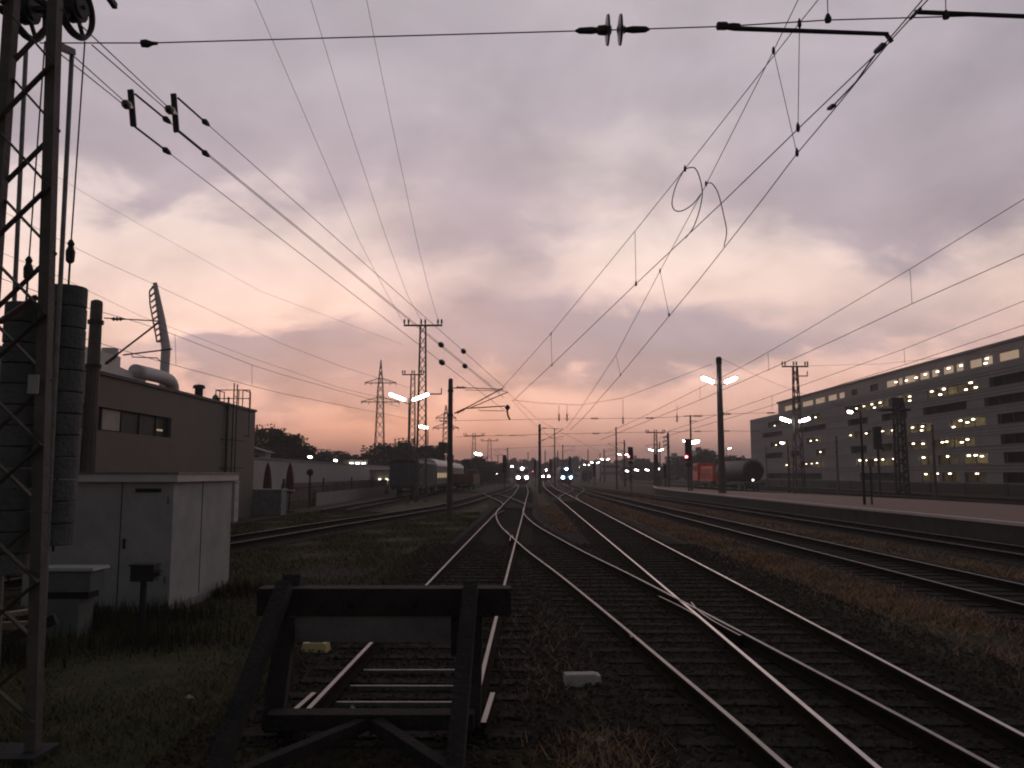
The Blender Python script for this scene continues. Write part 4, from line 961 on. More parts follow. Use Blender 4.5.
for (z0, z1, segs) in rows:
    wm.box2((X, YN, zprev), (X+.5, YF, z0)); cur = YF
    for (ua, ub, lit) in segs:
        ya, yb = uY(ua), uY(ub)
        wm.box2((X, ya, z0), (X+.5, cur, z1)); cur = yb
        mb = MB(); D = 2.0; e = .01
        mb.add([(X+.5,yb-.3,z0-.2),(X+D,yb-.3,z0-.2),(X+D,ya+.3,z0-.2),(X+.5,ya+.3,z0-.2),(X+.5,yb-.3,z1+.2),(X+D,yb-.3,z1+.2),(X+D,ya+.3,z1+.2),(X+.5,ya+.3,z1+.2)],
               [(0,1,2,3),(7,6,5,4),(1,5,6,2),(0,4,5,1),(3,2,6,7)])
        wn = part(mb, 'window', inner if lit else darkin, of)
        mb = MB(); n_ = max(2, int((ya-yb)/2.4))
        for k in range(n_+1): yy = yb+(ya-yb)*k/n_; mb.box2((X+.2, yy-.05, z0), (X+.28, yy+.05, z1))
        mb.box2((X+.2, yb, z0), (X+.28, ya, z0+.06)); part(mb, 'mullion', darksteel, wn)
        rows_w = wn
    wm.box2((X, YN, z0), (X+.5, cur, z1)); zprev = z1
    for zb_ in (z0-.07, z1+.01):
        bm_ = MB(); bm_.box2((X-.09, YN, zb_), (X-.003, YF, zb_+.06)); part(bm_, 'facade_band', conc, of)
    for q_ in range(2):
        zc = z1+.35+q_*.42
        bm_ = MB(); bm_.box2((X-.04, YN, zc), (X-.003, YF, zc+.05)); part(bm_, 'panel_rail', darksteel, of)
wm.box2((X, YN, zprev), (X+.5, YF, 15.8)); wm.box2((X+.5, YF-.5, 0), (X+26, YF, 15.8)); part(wm, 'wall', fac, of)
mb = MB(); mb.box2((X+.5, YN, 15.55), (X+26, YF-.5, 15.75)); part(mb, 'roof', conc, of)
# penthouse storey
PX = X+.6; pw = MB(); pz0, pz1 = 16.15, 17.2
pw.box2((PX, YN, 15.8), (PX+.4, 188.5, pz0)); pw.box2((PX, YN, pz1), (PX+.4, 188.5, 18.3)); pw.box2((PX+.4, 188.1, 15.8), (X+25, 188.5, 18.3)); cur = 188.5
for (ua, ub, lit) in [(785,793,1),(795,801,1),(803,814,1),(816,826,1),(829,838,1),(840,846,1),(853,859,0),(872,880,0),(888,898,1),(900,905,1),(907,918,1),(922,932,1),(934,941,1),(946,957,1),(959,967,1),(973,986,1),(988,997,1),(1003,1024,1),(1028,1050,1)]:
    ya, yb = PX/(ua-512)*F, PX/(ub-512)*F
    pw.box2((PX, ya, pz0), (PX+.4, cur, pz1)); cur = yb
    mb = MB(); mb.box2((PX+.2, yb, pz0), (PX+.24, ya, pz1)); part(mb, 'window', lampyel if lit else glassd, of)
pw.box2((PX, YN, pz0), (PX+.4, cur, pz1)); part(pw, 'penthouse_wall', mat('pale_facade_panel', (.27,.24,.24), .8, 0, .1, .4), of)
mb = MB(); mb.box2((PX-.25, YN, 18.3), (X+25, 188.8, 18.6)); part(mb, 'penthouse_roof', conc, of)
# ceiling lamps
dots = [(125,345),(272,315),(272,325),(420,283),(447,275),(475,268),(505,262),(540,255),(545,268),(485,280),(578,247),(612,240),(612,255),(692,222),(735,213),(722,233),(815,215),(832,190),(850,207),
 (130,415),(160,407),(255,400),(278,397),(398,380),(455,373),(503,382),(515,365),(550,362),(622,352),(660,335),(658,348),(655,362),(770,350),(795,327),(820,333),(842,322),
 (200,410),(290,440),(625,410),(660,410),(730,405),(745,403),(800,405),(820,395),(870,390),
 (168,487),(240,483),(258,482),(278,480),(432,470),(458,470),(490,468),(515,467),(552,465),(662,460),(712,458),(750,456),(803,455),(825,453),(850,452),(872,455),
 (670,520),(715,518),(757,518),(810,520),(855,518), (562,188),(600,182),(635,172),(668,160),(712,150),(752,138),(797,128),(885,120),(890,103)]
big = {(832,190),(735,213),(722,233),(842,322),(662,460),(750,456),(825,453),(803,455),(850,452),(660,335),(432,470),(490,468)}
for (a, b) in dots:
    u = 740+a/3.606; v = 330+b/3.606; pt = b < 200 and a > 500 and (a,b) != (832,190)
    PXX = PX-.06 if pt else X+.34; d = ray(u, v); q = V(0,0,CAMH)+d*(PXX/d.x)
    r_ = .085 if (a, b) not in big else .115
    mb = MB(); mb.lathe([(r_*.7,-.32),(r_,-.2),(r_,.2),(r_*.7,.32)], q, (0,1,0), 6); part(mb, 'ceiling_lamp', lampwarm, of)
mb = MB(); mb.box2((X-.9, 60, .1), (X-.6, 215, 1.1)); part(mb, 'base_screen', darksteel, of)
# low dark fence in front of it
t = thing('yard_fence', 'long low dark fence between the platform tracks and the office building', 'fence', (51, 100, 0))
mb = MB(); mb.box2((51, 20, .1), (51.08, 210, 1.1)); part(mb, 'panel', mat('dark_green_fence', (.03,.033,.03), .9), t)
for k in range(24): mb = MB(); mb.box((50.95, 22+k*8, .65), (.1,.1,1.3)); part(mb, 'post', darksteel, t)

# ------------------------------------------------------------ trains
def loco(label, x, Y, body, lm, rz=0, L=17, stripe=None, group='electric locomotives with lit headlights'):
    t = thing('locomotive', label, 'locomotive', (x, Y, 0), group, rz)
    W = 1.5; z0 = 1.0; z1 = 3.85; mb = MB()
    prof = [(-W,z0),(W,z0),(W,2.4),(W*.94,3.3),(W*.72,z1),(-W*.72,z1),(-W*.94,3.3),(-W,2.4)]
    secs = [(0,.94,-.0),(.0,.97,0),(.9,1,0),(L-.9,1,0),(L,.95,0)]
    for (yy, s, _) in secs:
        for (a, b) in prof: mb.v.append((a*s, yy + (max(0, b-2.3)*.55 if yy < .5 else 0) - (max(0, b-2.3)*.55 if yy > L-.5 else 0), b))
    n = len(prof)
    for i in range(len(secs)-1):
        for j in range(n): a = i*n+j; b = i*n+(j+1)%n; mb.f.append((a, a+n, b+n, b)); mb.m.append(0)
    mb.f += [tuple(range(n)), tuple((len(secs)-1)*n+j for j in range(n))[::-1]]; mb.m += [0, 0]
    bo = part(mb, 'body', body, t, world=False)
    for s in (-1, 1):
        mb = MB(); mb.add([(s*.08,.02+.04,2.45),(s*1.28,.06,2.45),(s*1.2,.44,3.2),(s*.08,.44,3.2)], [(0,1,2,3) if s > 0 else (3,2,1,0)])
        for i, q in enumerate(mb.v): mb.v[i] = (q[0], q[1]-.05, q[2])
        part(mb, 'windscreen', glassd, t, world=False)
    mb = MB(); mb.box((0,-.06,1.15), (2.7,.12,.5)); mb.box((0,.2,.55), (2.2,.5,.5)); part(mb, 'buffer_beam', mat('loco_red', (.16,.03,.02), .7), t, world=False)
    for s in (-.88, .88):
        mb = MB(); mb.cyl((s,-.1,1.05),(s,-.6,1.05),.09,8); mb.cyl((s,-.6,1.05),(s,-.66,1.05),.23,12); part(mb, 'buffer', darksteel, t, world=False)
    for (a, b, r_) in ((-.86,1.52,.29),(.86,1.52,.29),(0,3.45,.25)):
        mb = MB(); yy = .45 if b > 3 else -.06; mb.lathe([(r_,.06),(r_,-.04),(r_*.7,-.09),(.02,-.1)], (a, yy, b), (0,1,0), 12); part(mb, 'headlight', lm, t, world=False)
    mb = MB()
    for yc in (3.4, L-3.4):
        mb.box((0,yc,.75), (2.5,3.6,.45))
    part(mb, 'bogie', darksteel, t, world=False)
    for yc in (2.2,4.6,L-4.6,L-2.2):
        mb = MB(); mb.lathe([(.55,-.815),(.55,-.695),(.08,-.694),(.08,.694),(.55,.695),(.55,.815)], (0,yc,.70), (1,0,0), 16); part(mb, 'wheelset', darksteel, t, world=False)
    mb = MB()
    for yc in (3, L-3):
        mb.bar((-.5,yc,z1),(-.3,yc+1.2,z1+.9),.06); mb.bar((.5,yc,z1),(.3,yc+1.2,z1+.9),.06); mb.bar((-.3,yc+1.2,z1+.9),(-.5,yc,5.35),.05); mb.bar((.3,yc+1.2,z1+.9),(.5,yc,5.35),.05); mb.bar((-.85,yc,5.4),(.85,yc,5.4),.07)
    part(mb, 'pantograph', darksteel, t, world=False)
    return t
lred = mat('grimy_brown_red_loco_paint', (.10,.035,.03), .6, 0, .2, 1); lblue = mat('dark_blue_loco_paint', (.03,.07,.12), .5, 0, .2, 1); lgrey = mat('grey_loco_paint', (.10,.09,.095), .6)
loco('left locomotive facing the camera with three white headlights', at(522.3,478,175).x, 175, lgrey, headl)
loco('middle locomotive, farthest away, with three small white headlights', at(545.8,478,255).x, 255, lred, headl)
loco('right locomotive with blue-white headlights', at(566.7,478,186).x, 186, lblue, headb)
# waiting wagons behind the blue locomotive
def wheels(t, ys, r_=.46):
    for yy in ys:
        mb = MB(); mb.lathe([(r_,-.82),(r_,-.69),(.08,-.689),(.08,.689),(r_,.69),(r_,.82)], (0,yy,r_+.165), (1,0,0), 14); part(mb, 'wheelset', darksteel, t, world=False)
def wagon_frame(t, L, m=darksteel):
    mb = MB(); mb.box((0,L/2,1.1), (2.5,L,.22)); part(mb, 'underframe', m, t, world=False)
    wheels(t, (1.6, 3.4, L-3.4, L-1.6))
    for s in (-.88,.88):
        mb = MB(); mb.cyl((s,0,1.06),(s,-.55,1.06),.08,8); mb.cyl((s,-.55,1.06),(s,-.6,1.06),.22,12); part(mb, 'buffer', darksteel, t, world=False)
def slope(c, y): a = xat(c, y-1); b = xat(c, y+1); return -math.atan2(b-a, 2)
# tank wagon and orange locomotive behind the platform
R1c = spline([(27.3,2),(28.8,50),(30.2,105),(31.8,160),(35,250)])
t = thing('tank_wagon', 'round dark-ended tank wagon with a small tail light right of the lamp pole', 'tank wagon', (xat(R1c,104), 104, 0), 'vehicles on the track behind the platform', slope(R1c, 104))
wagon_frame(t, 16.5)
mb = MB(); pr_ = [(.3,0),(1.0,.06),(1.3,.25),(1.38,.6),(1.38,15.9),(1.3,16.2),(1.0,16.4),(.3,16.45)]; mb.lathe(pr_, (0,0,2.72), (0,1,0), 24); part(mb, 'tank', mat('grey_tank', (.045,.045,.047), .65, .1, .2, 1), t, world=False, smooth=True)
mb = MB(); mb.cyl((0,-.05,2.7),(0,.0,2.7),1.1,20); mb.bar((-.3,-.12,1.2),(-.3,-.12,4.2),.06); mb.bar((.3,-.12,1.2),(.3,-.12,4.2),.06); part(mb, 'end_plate', black, t, world=False)
mb = MB(); mb.cyl((0,8,4.1),(0,8,4.45),.3,12); mb.box((0,8,4.25),(.7,12,.05)); part(mb, 'dome', darksteel, t, world=False)
mb = MB(); mb.cyl((-.25,-.25,1.55),(-.25,-.35,1.55),.12,8); part(mb, 'tail_light', mat('pinkish_tail_light_lit', (1,.7,.65), emit=6), t, world=False)
t = thing('diesel_locomotive', 'orange-red shunting locomotive behind the tall lamp pole', 'locomotive', (xat(R1c,123), 123, 0), 'vehicles on the track behind the platform', slope(R1c, 130))
org = mat('orange_red_loco_paint', (.78,.11,.045), .55, 0, .15, .8)
wagon_frame(t, 17)
mb = MB(); mb.box((0,5,2.35), (2.3,9.4,2.2), top=(.9,1)); mb.box((0,15.2,2.1), (2.2,3.2,1.7), top=(.9,1)); part(mb, 'hood', org, t, world=False)
mb = MB(); mb.box((0,11.7,2.6), (2.9,3.7,2.7)); part(mb, 'cab', org, t, world=False)
mb = MB(); mb.box((0,11.7,4.0), (2.9,4.1,.14), top=(.8,1)); part(mb, 'cab_roof', mat('pale_orange_roof', (.40,.20,.14), .7), t, world=False)
for s in (-1,1):
    for yy in (10.9,12.5): mb = MB(); mb.box((s*1.46,yy,3.2), (.03,1.1,.8)); part(mb, 'window', glassd, t, world=False)
mb = MB()
for k in range(9): mb.box((-1.16,1.2+k*1.0,2.3), (.05,.08,1.6))
part(mb, 'hood_doors', mat('dark_orange', (.25,.035,.015), .7), t, world=False)
mb = MB(); 
for s in (-1.35,1.35): mb.bar((s,.2,2.2),(s,9.6,2.2),.05); mb.bar((s,.2,1.2),(s,.2,2.2),.05); mb.bar((s,5,1.2),(s,5,2.2),.05)
part(mb, 'handrail', darksteel, t, world=False)
# left siding wagons
def van(label, Y, L, body, roofm, lit=False, ztop=3.1, barrel=.6):
    t = thing('covered_wagon', label, 'goods wagon', (xat(TR['S'],Y), Y, 0), 'wagons on the left siding', slope(TR['S'], Y+5)); wagon_frame(t, L)
    mb = MB(); mb.box((0,L/2,(1.2+ztop)/2+.01), (2.7,L-.4,ztop-1.22)); part(mb, 'body', body, t, world=False)
    mb = MB(); n = 10
    for yy in (.15, L-.15):
        for k in range(n+1): a = math.pi*k/n; mb.v.append((1.4*math.cos(a), yy, ztop+barrel*math.sin(a)))
    mb.f = [(k, k+1, k+1+n+1, k+n+1) for k in range(n)]+[tuple(range(n+1))[::-1], tuple(n+1+k for k in range(n+1)), (0, n+1, 2*n+1, n)]; mb.m = [0]*len(mb.f)
    part(mb, 'roof', roofm, t, world=False)
    mb = MB()
    for s in (-1.365, 1.365):
        for yy in [.6+k*1.3 for k in range(int((L-1)/1.3))]: mb.box((s,yy,(1.3+ztop)/2), (.03,.09,ztop-1.4))
    part(mb, 'side_ribs', darksteel, t, world=False)
    if lit:
        mb = MB()
        for k in range(6): mb.box((1.375,1.6+k*1.9,2.15), (.03,.8,.55))
        part(mb, 'lit_window', mat('dim_warm_window_lit', (1,.72,.4), emit=.5), t, world=False)
van('dark green-grey covered goods wagon nearest the lattice mast', 77, 13.5, mat('dark_wagon_green', (.06,.065,.062), .8), darksteel, ztop=3.3, barrel=.35)
van('pale round-roofed wagon with glowing side windows', 91.5, 16, mat('pale_wagon_side', (.22,.21,.22), .6), mat('white_wagon_roof', (.50,.46,.47), .5), True, 3.2, .85)
van('second pale round-roofed wagon, mostly hidden behind the bracket pole', 109, 12, mat('pale_wagon_side', None), mat('white_wagon_roof', None), False, 3.1, .8)
t = thing('open_wagon', 'low rusty red open wagon right of the bracket pole', 'goods wagon', (-5.0, 98, 0), None, -.03); wagon_frame(t, 12)
t.location = (xat(TR['W'], 106)-4.6, 104, 0)
mb = MB(); mb.box((-1.3,6,1.75),(.08,12,1.1)); mb.box((1.3,6,1.75),(.08,12,1.1)); mb.box((0,.04,1.75),(2.52,.08,1.1)); mb.box((0,11.96,1.75),(2.52,.08,1.1)); mb.box((0,6,1.25),(2.5,11.8,.08)); part(mb, 'body', mat('rusty_red_wagon', (.13,.045,.035), .8), t, world=False)
t = thing('gantry_frame', 'pale small portal frame on the far left tracks', 'gantry', (at(471,480,140).x, 140, 0))
p0, p1 = at(466,478,140), at(477,478,140)
mb = MB(); mb.bar((p0.x,140,3.0),(p1.x,140,3.0),.2); part(mb, 'beam', galv, t)
for q in (p0, p1): mb = MB(); mb.bar((q.x,140,0),(q.x,140,3.0),.2); part(mb, 'post', galv, t)
t = thing('flat_wagon', 'long dark low wagons standing right of the blue locomotive', 'goods wagon', (at(586,480,215).x, 212, 0), None, -.06); wagon_frame(t, 30)
mb = MB(); mb.box((0,15,1.9),(2.8,29,1.4)); part(mb, 'body', mat('dark_wagon_green', None), t, world=False)
mb = MB(); mb.box((0,5,2.9),(2.4,6,.6), top=(.9,.9)); part(mb, 'load', lred, t, world=False)

# ------------------------------------------------------------ signals
def signal(label, u, vtop, Y, h_head=2.2, w=.75, red=None, base=0, blades=False):
    p = at(u, vtop, Y); t = thing('railway_signal', label, 'signal', (p.x, Y, base), 'colour light signals'); z = p.z
    mb = MB(); mb.bar((p.x,Y,base),(p.x,Y,z-.1),.12); mb.bar((p.x+.18,Y+.05,base),(p.x+.18,Y+.05,z-h_head),.04); part(mb, 'post', darksteel, t)
    mb = MB(); n = 12; mb.box((p.x,Y-.08,z-h_head/2), (w,.08,h_head), top=(.85,1)); mb.box((p.x,Y-.02,z-h_head/2), (w*.6,.2,h_head*.85)); part(mb, 'head', black, t)
    mb = MB()
    for k in range(3): zz_ = z-h_head*(.2+.3*k); mb.tube([(p.x,Y-.12,zz_),(p.x,Y-.34,zz_-.01)], .11, 8)
    part(mb, 'hood', black, t)
    mb = MB(); mb.box((p.x,Y-.1,z-h_head-.35),(w*.8,.06,.4)); part(mb, 'number_board', black, t)
    if red:
        q = at(red[0], red[1], Y-.4); mb = MB(); mb.lathe([(.02,-.05),(.13,-.03),(.13,.03)], q, (0,1,0), 12); part(mb, 'red_lamp', redl, t)
    return t
signal('signal with a glowing red lamp right of the two small lamps', 630.3, 447, 108, 1.65, .75, (628.5, 456.5))
signal('signal with a red lamp standing on the platform end, next to the orange locomotive', 687.5, 439, 79.5, 2.1, .62, (686.4, 456.8), .7)
signal('unlit signal left of the left headlights', 504.5, 455, 120, 1.9, .62)
signal('unlit signal between the left and middle headlights', 535, 460, 150, 1.7, .5)
signal('unlit signal above the middle headlights', 550.5, 459, 165, 2.0, .6)
signal('unlit signal right above the blue headlights', 569.7, 456.5, 150, 1.7, .5)
signal('unlit signal right of the distant row of lamps', 594, 462, 160, 2.2, .5)
signal('unlit signal right of the thin pole with bracket', 655.6, 454, 130, 1.7, .5)
signal('unlit signal left of the thick banded pole, low down', 664.7, 464, 110, 1.2, .4)
t = thing('red_marker_light', 'tiny red marker lights right of the left locomotive', 'marker light', (at(532.5,472,190).x, 190, 0))
mb = MB(); mb.bar((at(532.5,472,190).x,190,0), (at(532.5,472,190).x,190,3.2), .1); part(mb, 'post', darksteel, t)
mb = MB(); mb.lathe([(.02,-.1),(.16,0),(.02,.1)], at(532.7,471.5,189.8), (0,0,1), 8); part(mb, 'lamp', redl2, t)
# insulators hung on the thick banded pole
mb = MB()
for (u, v) in ((665.5,437),(665,441),(665.5,445)): insul(at(u, v, 122), (1,0,.5), .8, .2, mb, 2)
tag(mb.build('insulator_cluster', porcelain), 'cluster of dark insulators on the left of the thick banded pole', 'insulators')
# post with a small board on the platform
p = V(18.9, 44, .7); t = thing('platform_post', 'thin dark post standing on the platform near its back edge', 'post', p)
mb = MB(); mb.cyl(p, (p.x,p.y,3.1), .05, 8); part(mb, 'post', darksteel, t)
mb = MB(); mb.box((p.x,p.y-.07,2.9),(.35,.04,.4)); part(mb, 'board', galv, t)

# ------------------------------------------------------------ trees and plants
leafm = mat('dusk_foliage', (.022,.028,.012), .9, 0, .4, 1.2, spec=.1, col2=(.06,.065,.03)); barkm = mat('bark', (.05,.038,.03), .9)
rng = np.random.default_rng(11)
def quads(P, s, flat=0.0):
    """random leaf quads at points P with size s"""
    n = len(P); a = rng.normal(size=(n,3)); a /= np.linalg.norm(a, axis=1)[:,None]; b = np.cross(a, rng.normal(size=(n,3))); b /= np.linalg.norm(b, axis=1)[:,None]
    sz = (s*rng.uniform(.5,1.3,n))[:,None]; v = np.stack([P-a*sz-b*sz*.6, P+a*sz*.3-b*sz, P+a*sz+b*sz*.5, P-a*sz*.4+b*sz], 1).reshape(-1,3)
    return v
def npmesh(name, v, k, m, parent=None):
    n = len(v)//k; me = bpy.data.meshes.new(name); me.vertices.add(len(v)); me.vertices.foreach_set('co', v.astype(np.float32).ravel())
    me.loops.add(n*k); me.loops.foreach_set('vertex_index', np.arange(n*k, dtype=np.int32)); me.polygons.add(n)
    me.polygons.foreach_set('loop_start', np.arange(0, n*k, k, dtype=np.int32)); me.polygons.foreach_set('loop_total', np.full(n, k, dtype=np.int32))
    me.materials.append(m); me.update(calc_edges=True); o = bpy.data.objects.new(name, me); COL.objects.link(o)
    if parent: o.parent = parent
    return o
def tree(label, x, y, h, w, n=5200, conic=False, z0f=.18, group='trees beyond the yard', leaf=None, nclump=22):
    t = thing('tree', label, 'tree', (x, y, 0), group); leaf = leaf or max(.14, y*.0012)
    mb = MB(); mb.tube([(0,0,0),(random.uniform(-.1,.1),0,h*.35),(random.uniform(-.3,.3),0,h*.8)], [h*.03,h*.022,h*.006], 7); tips = []
    for k in range(6):
        a = random.uniform(0, 6.28); z = h*random.uniform(.25,.6); q = (math.cos(a)*w*.3, math.sin(a)*w*.3, z+h*.2); mb.tube([(0,0,z),(q[0]*.5,q[1]*.5,z+h*.07),q], [h*.012,h*.008,h*.003], 5)
    part(mb, 'trunk', barkm, t, world=False)
    cl = []
    for k in range(nclump):
        a = random.uniform(0, 6.28); zz_ = random.uniform(z0f, .93)
        rr = (w/2)*(1-zz_)**.8*1.1 if conic else (w/2)*math.sqrt(max(.05, 1-((zz_-.55)/.47)**2))
        q = random.uniform(.25, .95)*rr; cl.append((math.cos(a)*q, math.sin(a)*q, zz_*h, (w*.17+h*.04)*random.uniform(.6,1.2)*(.55 if conic else 1)))
    cl.append((0,0,h*.93,w*.1))
    cl = np.array(cl); idx = rng.integers(0, len(cl), n); P = cl[idx,:3]+rng.normal(size=(n,3)).clip(-1.5,1.5)*cl[idx,3:4]*.5*np.array([1,1,.85])
    P[:,2] = np.maximum(P[:,2], .3)
    o = npmesh('crown', quads(P, leaf), 4, leafm, t); return t
TL = [('broad dark tree rising right behind the workshop end', 262, 429, 118, 8.5), ('full dark tree in the cluster behind the grey wall', 279, 430, 120, 9), ('rounded tree just left of the first wall lamp', 293, 437, 122, 8),
      ('lower tree at the right end of the cluster by the wall lamp', 303, 447, 124, 6), ('low spreading tree between the two wall lamps', 322, 453, 150, 8), ('low tree right of the further wall lamp', 345, 455, 160, 9),
      ('small tree left of the large pylon foot', 366, 455, 165, 9), ('dark tree at the foot of the large pylon', 388, 448, 150, 9), ('tall dark tree behind the lamp post', 402, 443, 150, 9), ('dense tree behind the tall T-shaped mast', 418, 448, 150, 8),
      ('bushy tree left of the poplar', 428, 446, 152, 6), ('low round tree right of the round-roofed wagons', 466, 461, 170, 7), ('wide low tree under the single lamp', 476, 460, 175, 8), ('low tree near the signal left of the trains', 492, 464, 200, 10)]
for lb, u, vt, Y, w_ in TL:
    p = at(u, vt, Y); tree(lb, p.x, Y, p.z, w_)
p = at(441, 441, 148); tree('slim upright poplar-like tree beside the bracket pole', p.x, 148, p.z, 4.2, 4200, False)
for lb, u, vt, Y, w_ in [('hazy tree far behind the orange locomotive', 703, 453, 260, 12), ('hazy tree left of the orange locomotive', 680, 461, 280, 16), ('hazy tree below the lamps between the signals', 640, 462, 300, 18), ('dark hazy tree behind the tank wagon', 738, 459, 240, 12), ('small hazy tree right of the tank wagon roof', 722, 460, 250, 9)]:
    p = at(u, vt, Y); tree(lb, p.x, Y, p.z, w_, 2600, leaf=.4)
# shrubs by the fence
for lb, u, vt, Y, w_ in [('dark shrub right of the second parasol', 305, 485, 72, 2.0), ('dark shrub under the garden lamp', 316, 486, 76, 2.2), ('green clipped shrub at the end of the slatted fence', 332, 483, 80, 2.2), ('shrub beside the planter box', 287, 486, 66, 1.2)]:
    p = at(u, vt, Y); t = thing('shrub', lb, 'shrub', (p.x, Y, 0), 'shrubs by the fence'); n = 900; P = rng.normal(size=(n,3))*np.array([w_*.22, w_*.22, p.z*.24])+np.array([0,0,p.z*.5]); P[:,2] = np.clip(P[:,2], .05, p.z)
    npmesh('foliage', quads(P, .12), 4, leafm, t); mb = MB(); mb.tube([(0,0,0),(0,0,p.z*.6)], .05, 5); part(mb, 'stem', barkm, t, world=False)
# far woods
n = 26000; ang = rng.uniform(-.62,.62,n); Yw = rng.uniform(420, 560, n); Xw = np.tan(ang)*Yw
hh = 8.5+1.2*np.sin(ang*23)+1.0*np.sin(ang*97+1)+1.0*np.sin(ang*231+2)+.8*np.sin(ang*517); P = np.stack([Xw, Yw, hh*rng.uniform(.02,1,n)**.7], 1)
o = npmesh('distant_woods', quads(P, 1.1), 4, leafm); tag(o, 'low dark woods along the horizon', 'woods', kind='stuff')
# hazy city blocks
cg = 'distant city blocks'
for lb, u0, u1, vt, Y in [('hazy distant block right of the right signal', 697, 707, 450, 420), ('lower hazy block left of the right signal', 672, 684, 456, 430), ('hazy distant tower behind the left red signal', 634, 640, 458, 520), ('hazy long flat building below the row of lamps', 600, 622, 463, 380), ('hazy flat-topped hall left of the thick banded pole', 641, 660, 462, 400)]:
    a = at(u0, vt, Y); b = at(u1, vt, Y); t = thing('distant_building', lb, 'building', ((a.x+b.x)/2, Y, 0), cg)
    mb = MB(); mb.box2((a.x, Y, 0), (b.x, Y+18, a.z)); part(mb, 'wall', gw, t)
    mb = MB(); mb.box2((a.x+1, Y+2, a.z), (a.x+(b.x-a.x)*.5, Y+8, a.z+1.6)); part(mb, 'roof_hut', conc, t)
    mb = MB(); k = 0
    zz_ = 2.0
    while zz_ < a.z-1.5:
        mb.box2((a.x+.8, Y-.06, zz_), (b.x-.8, Y-.02, zz_+1.3)); zz_ += 3
    part(mb, 'window_band', glassd, t)

# ------------------------------------------------------------ grass, dry weeds and loose ballast
def blades(name, label, xs, ys, hs, m, lean=.5, wd=.010, cat='grass'):
    n = len(xs); a = rng.uniform(0, 2*np.pi, n); d = np.stack([np.cos(a), np.sin(a), np.zeros(n)], 1); e = np.stack([-np.sin(a), np.cos(a), np.zeros(n)], 1)
    P = np.stack([xs, ys, np.zeros(n)], 1); wv = (wd*(1+ys*.09)*rng.uniform(.6,1.4,n))[:,None]; up = np.zeros((n,3)); up[:,2] = hs
    ln = d*(hs*rng.uniform(.1,lean,n))[:,None]
    v = np.stack([P-e*wv, P+e*wv, P+up+ln], 1).reshape(-1,3); v[:,2] = np.maximum(v[:,2], .0)
    o = npmesh(name, v, 3, m); return tag(o, label, cat, kind='stuff')
green = mat('dull_green_grass', (.06,.068,.026), .85, 0, .3, .7, spec=.2, col2=(.15,.115,.055))
dry = mat('dry_brown_grass', (.20,.12,.07), .9, 0, .3, .9, spec=.15, col2=(.42,.25,.15))
n = 150000
ys = 4.5+rng.uniform(0,1,n)**1.9*46; xs = rng.uniform(-1, 0, n)
lo = np.interp(ys, [4,14,25,46], [-8,-11.5,-12.5,-12.5]); hi = np.interp(ys, [4,8,16,44,50], [-2.55,-2.6,-2.3,-1.7,-1.9]); xs = lo+(hi-lo)*rng.uniform(0,1,n)
wc = np.array([xat(cW, float(y)) or -99 for y in np.linspace(4.5,51,94)]); wx_ = np.interp(ys, np.linspace(4.5,51,94), wc)
patch = np.sin(xs*1.7+ys*.6)+np.sin(xs*.7-ys*1.3+2)+rng.normal(size=n)*.6
shed_in = (xs > -8.15) & (xs < -5.6) & (ys > 13.9) & (ys < 16.5)
ok = (np.abs(xs-wx_) > 1.5) & (patch > -1.1) & ~shed_in
xs, ys, patch = xs[ok], ys[ok], patch[ok]; hs = rng.uniform(.025,.10,len(xs))*(1+.35*np.clip(patch,-1,2))
blades('grass', 'rough green grass on the left of the tracks', xs, ys, hs, green, 1.9, .0035)
# taller weeds round the shed foot, cabinet and mast
n = 3200; k = rng.integers(0,6,n); cxs = np.array([-5.6,-6.2,-7.0,-5.5,-5.0,-6.4])[k]; cys = np.array([13.6,12.6,13.4,16.2,11.6,10.6])[k]
xs = cxs+rng.normal(size=n)*.42; ys = cys+rng.normal(size=n)*.35; shed_in = (xs > -8.15) & (xs < -5.6) & (ys > 13.85) & (ys < 16.5); xs, ys = xs[~shed_in], ys[~shed_in]
blades('weeds', 'tall dark weeds round the shed and the cabinet', xs, ys, rng.uniform(.08,.38,len(xs)), mat('dark_weeds', (.055,.05,.03), .9, spec=.1), .5, .006, 'weeds')
# dry strips
n = 52000; ys = 6+rng.uniform(0,1,n)**1.7*75; u_ = rng.uniform(0,1,n)
a_ = np.interp(ys, [6,20,40,81], [6.0,6.1,6.2,6.7]); b_ = np.interp(ys, [6,20,81], [7.5,7.5,7.4]); xs = a_+(b_-a_)*u_+rng.normal(size=n)*.18
p_ = np.sin(ys*.9+xs)+np.sin(ys*.37+1)+rng.normal(size=n)*.8; ok = p_ > -1.0; xs, ys = xs[ok], ys[ok]
n2_ = 26000; y2 = 10+rng.uniform(0,1,n2_)**1.5*70; x2 = rng.uniform(10.9, 12.3, n2_)+rng.normal(size=n2_)*.15; ok = np.sin(y2*.5+x2)+rng.normal(size=n2_)*.7 > -.3
n3 = 7000; y3 = rng.uniform(14, 60, n3); x3 = np.interp(y3, [14,30,60], [1.0,1.9,2.2])*0+np.interp(y3,[14,30,45,60],[.75,2.2,2.3,2.4])+rng.normal(size=n3)*.3; ok3 = (y3 > 33)
n4 = 1800; y4 = rng.uniform(5.3, 7.6, n4); x4 = .78+rng.normal(size=n4)*.3
n5 = 500; y5 = rng.uniform(8.5, 14, n5); x5 = .45+rng.normal(size=n5)*.25
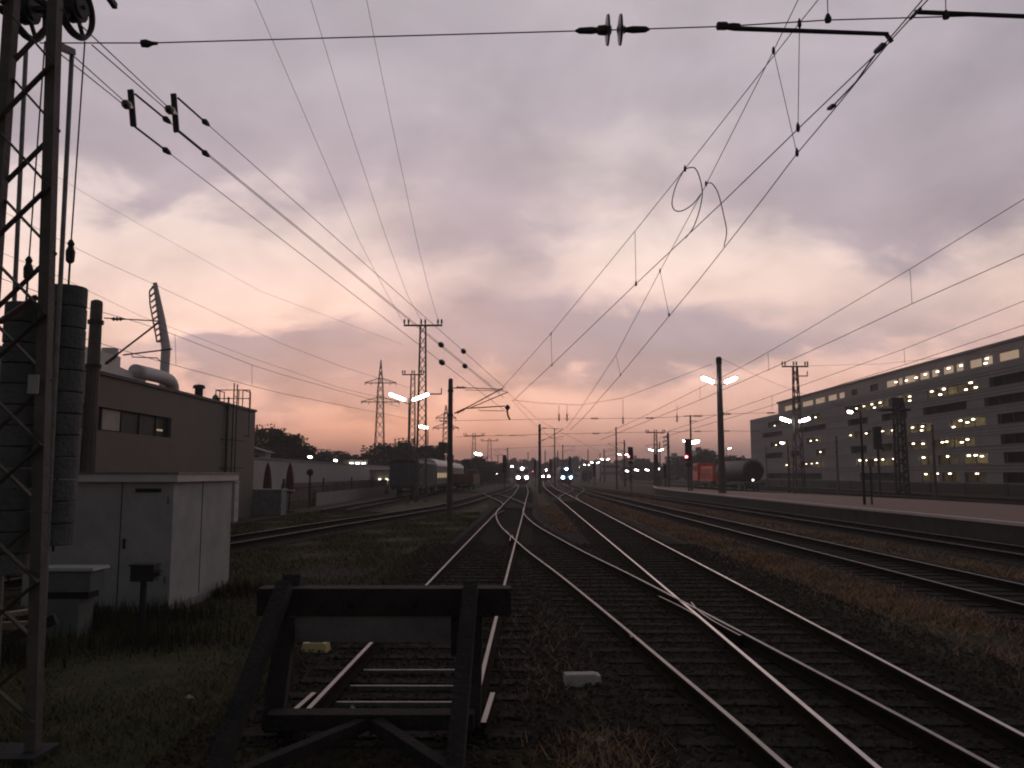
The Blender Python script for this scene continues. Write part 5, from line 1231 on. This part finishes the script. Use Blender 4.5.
xs = np.concatenate([xs, x2[ok], x3[ok3], x4, x5]); ys = np.concatenate([ys, y2[ok], y3[ok3], y4, y5])
hs = rng.uniform(.03,.13,len(xs))
blades('dry_grass', 'dry brown grass between the tracks', xs, ys, hs, dry, 2.4, .0045)
# ballast stones, near the camera
n = 42000; ys = 3.5+rng.uniform(0,1,n)**1.5*24; xs = rng.uniform(-2.9, 6.0, n); s_ = rng.uniform(.012,.032,n)*(1+ys*.015)
base = np.array([[1,0,0],[0,1,0],[-1,0,0],[0,-1,0],[0,0,.8],[0,0,-.5]]); fc = np.array([[0,1,4],[1,2,4],[2,3,4],[3,0,4],[1,0,5],[2,1,5],[3,2,5],[0,3,5]])
jt = rng.uniform(.6,1.3,(n,6,1)); rt = rng.uniform(0,2*np.pi,n); c_, si = np.cos(rt), np.sin(rt); Bv = base[None]*jt
Bx = Bv[...,0]*c_[:,None]-Bv[...,1]*si[:,None]; By = Bv[...,0]*si[:,None]+Bv[...,1]*c_[:,None]
Vv = np.stack([Bx*s_[:,None]+xs[:,None], By*s_[:,None]+ys[:,None], Bv[...,2]*s_[:,None]+rng.uniform(.01,.04,n)[:,None]], 2)
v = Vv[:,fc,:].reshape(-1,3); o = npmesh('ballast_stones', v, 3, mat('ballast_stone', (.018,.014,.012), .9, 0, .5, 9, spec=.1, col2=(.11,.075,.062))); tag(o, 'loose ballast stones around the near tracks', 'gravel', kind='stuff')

# ------------------------------------------------------------ evening haze
hz = MB(); hz.box2((-1600,-70,-1), (1600,2300,62))
vm = bpy.data.materials.new('evening_haze'); vm.use_nodes = True; vt = vm.node_tree; vt.nodes.clear()
pv = vt.nodes.new('ShaderNodeVolumePrincipled'); pv.inputs['Color'].default_value = (.88,.80,.82,1); pv.inputs['Density'].default_value = .0009; pv.inputs['Anisotropy'].default_value = .3
vo = vt.nodes.new('ShaderNodeOutputMaterial'); vt.links.new(pv.outputs[0], vo.inputs['Volume'])
o = hz.build('haze', vm); o['kind'] = 'stuff'
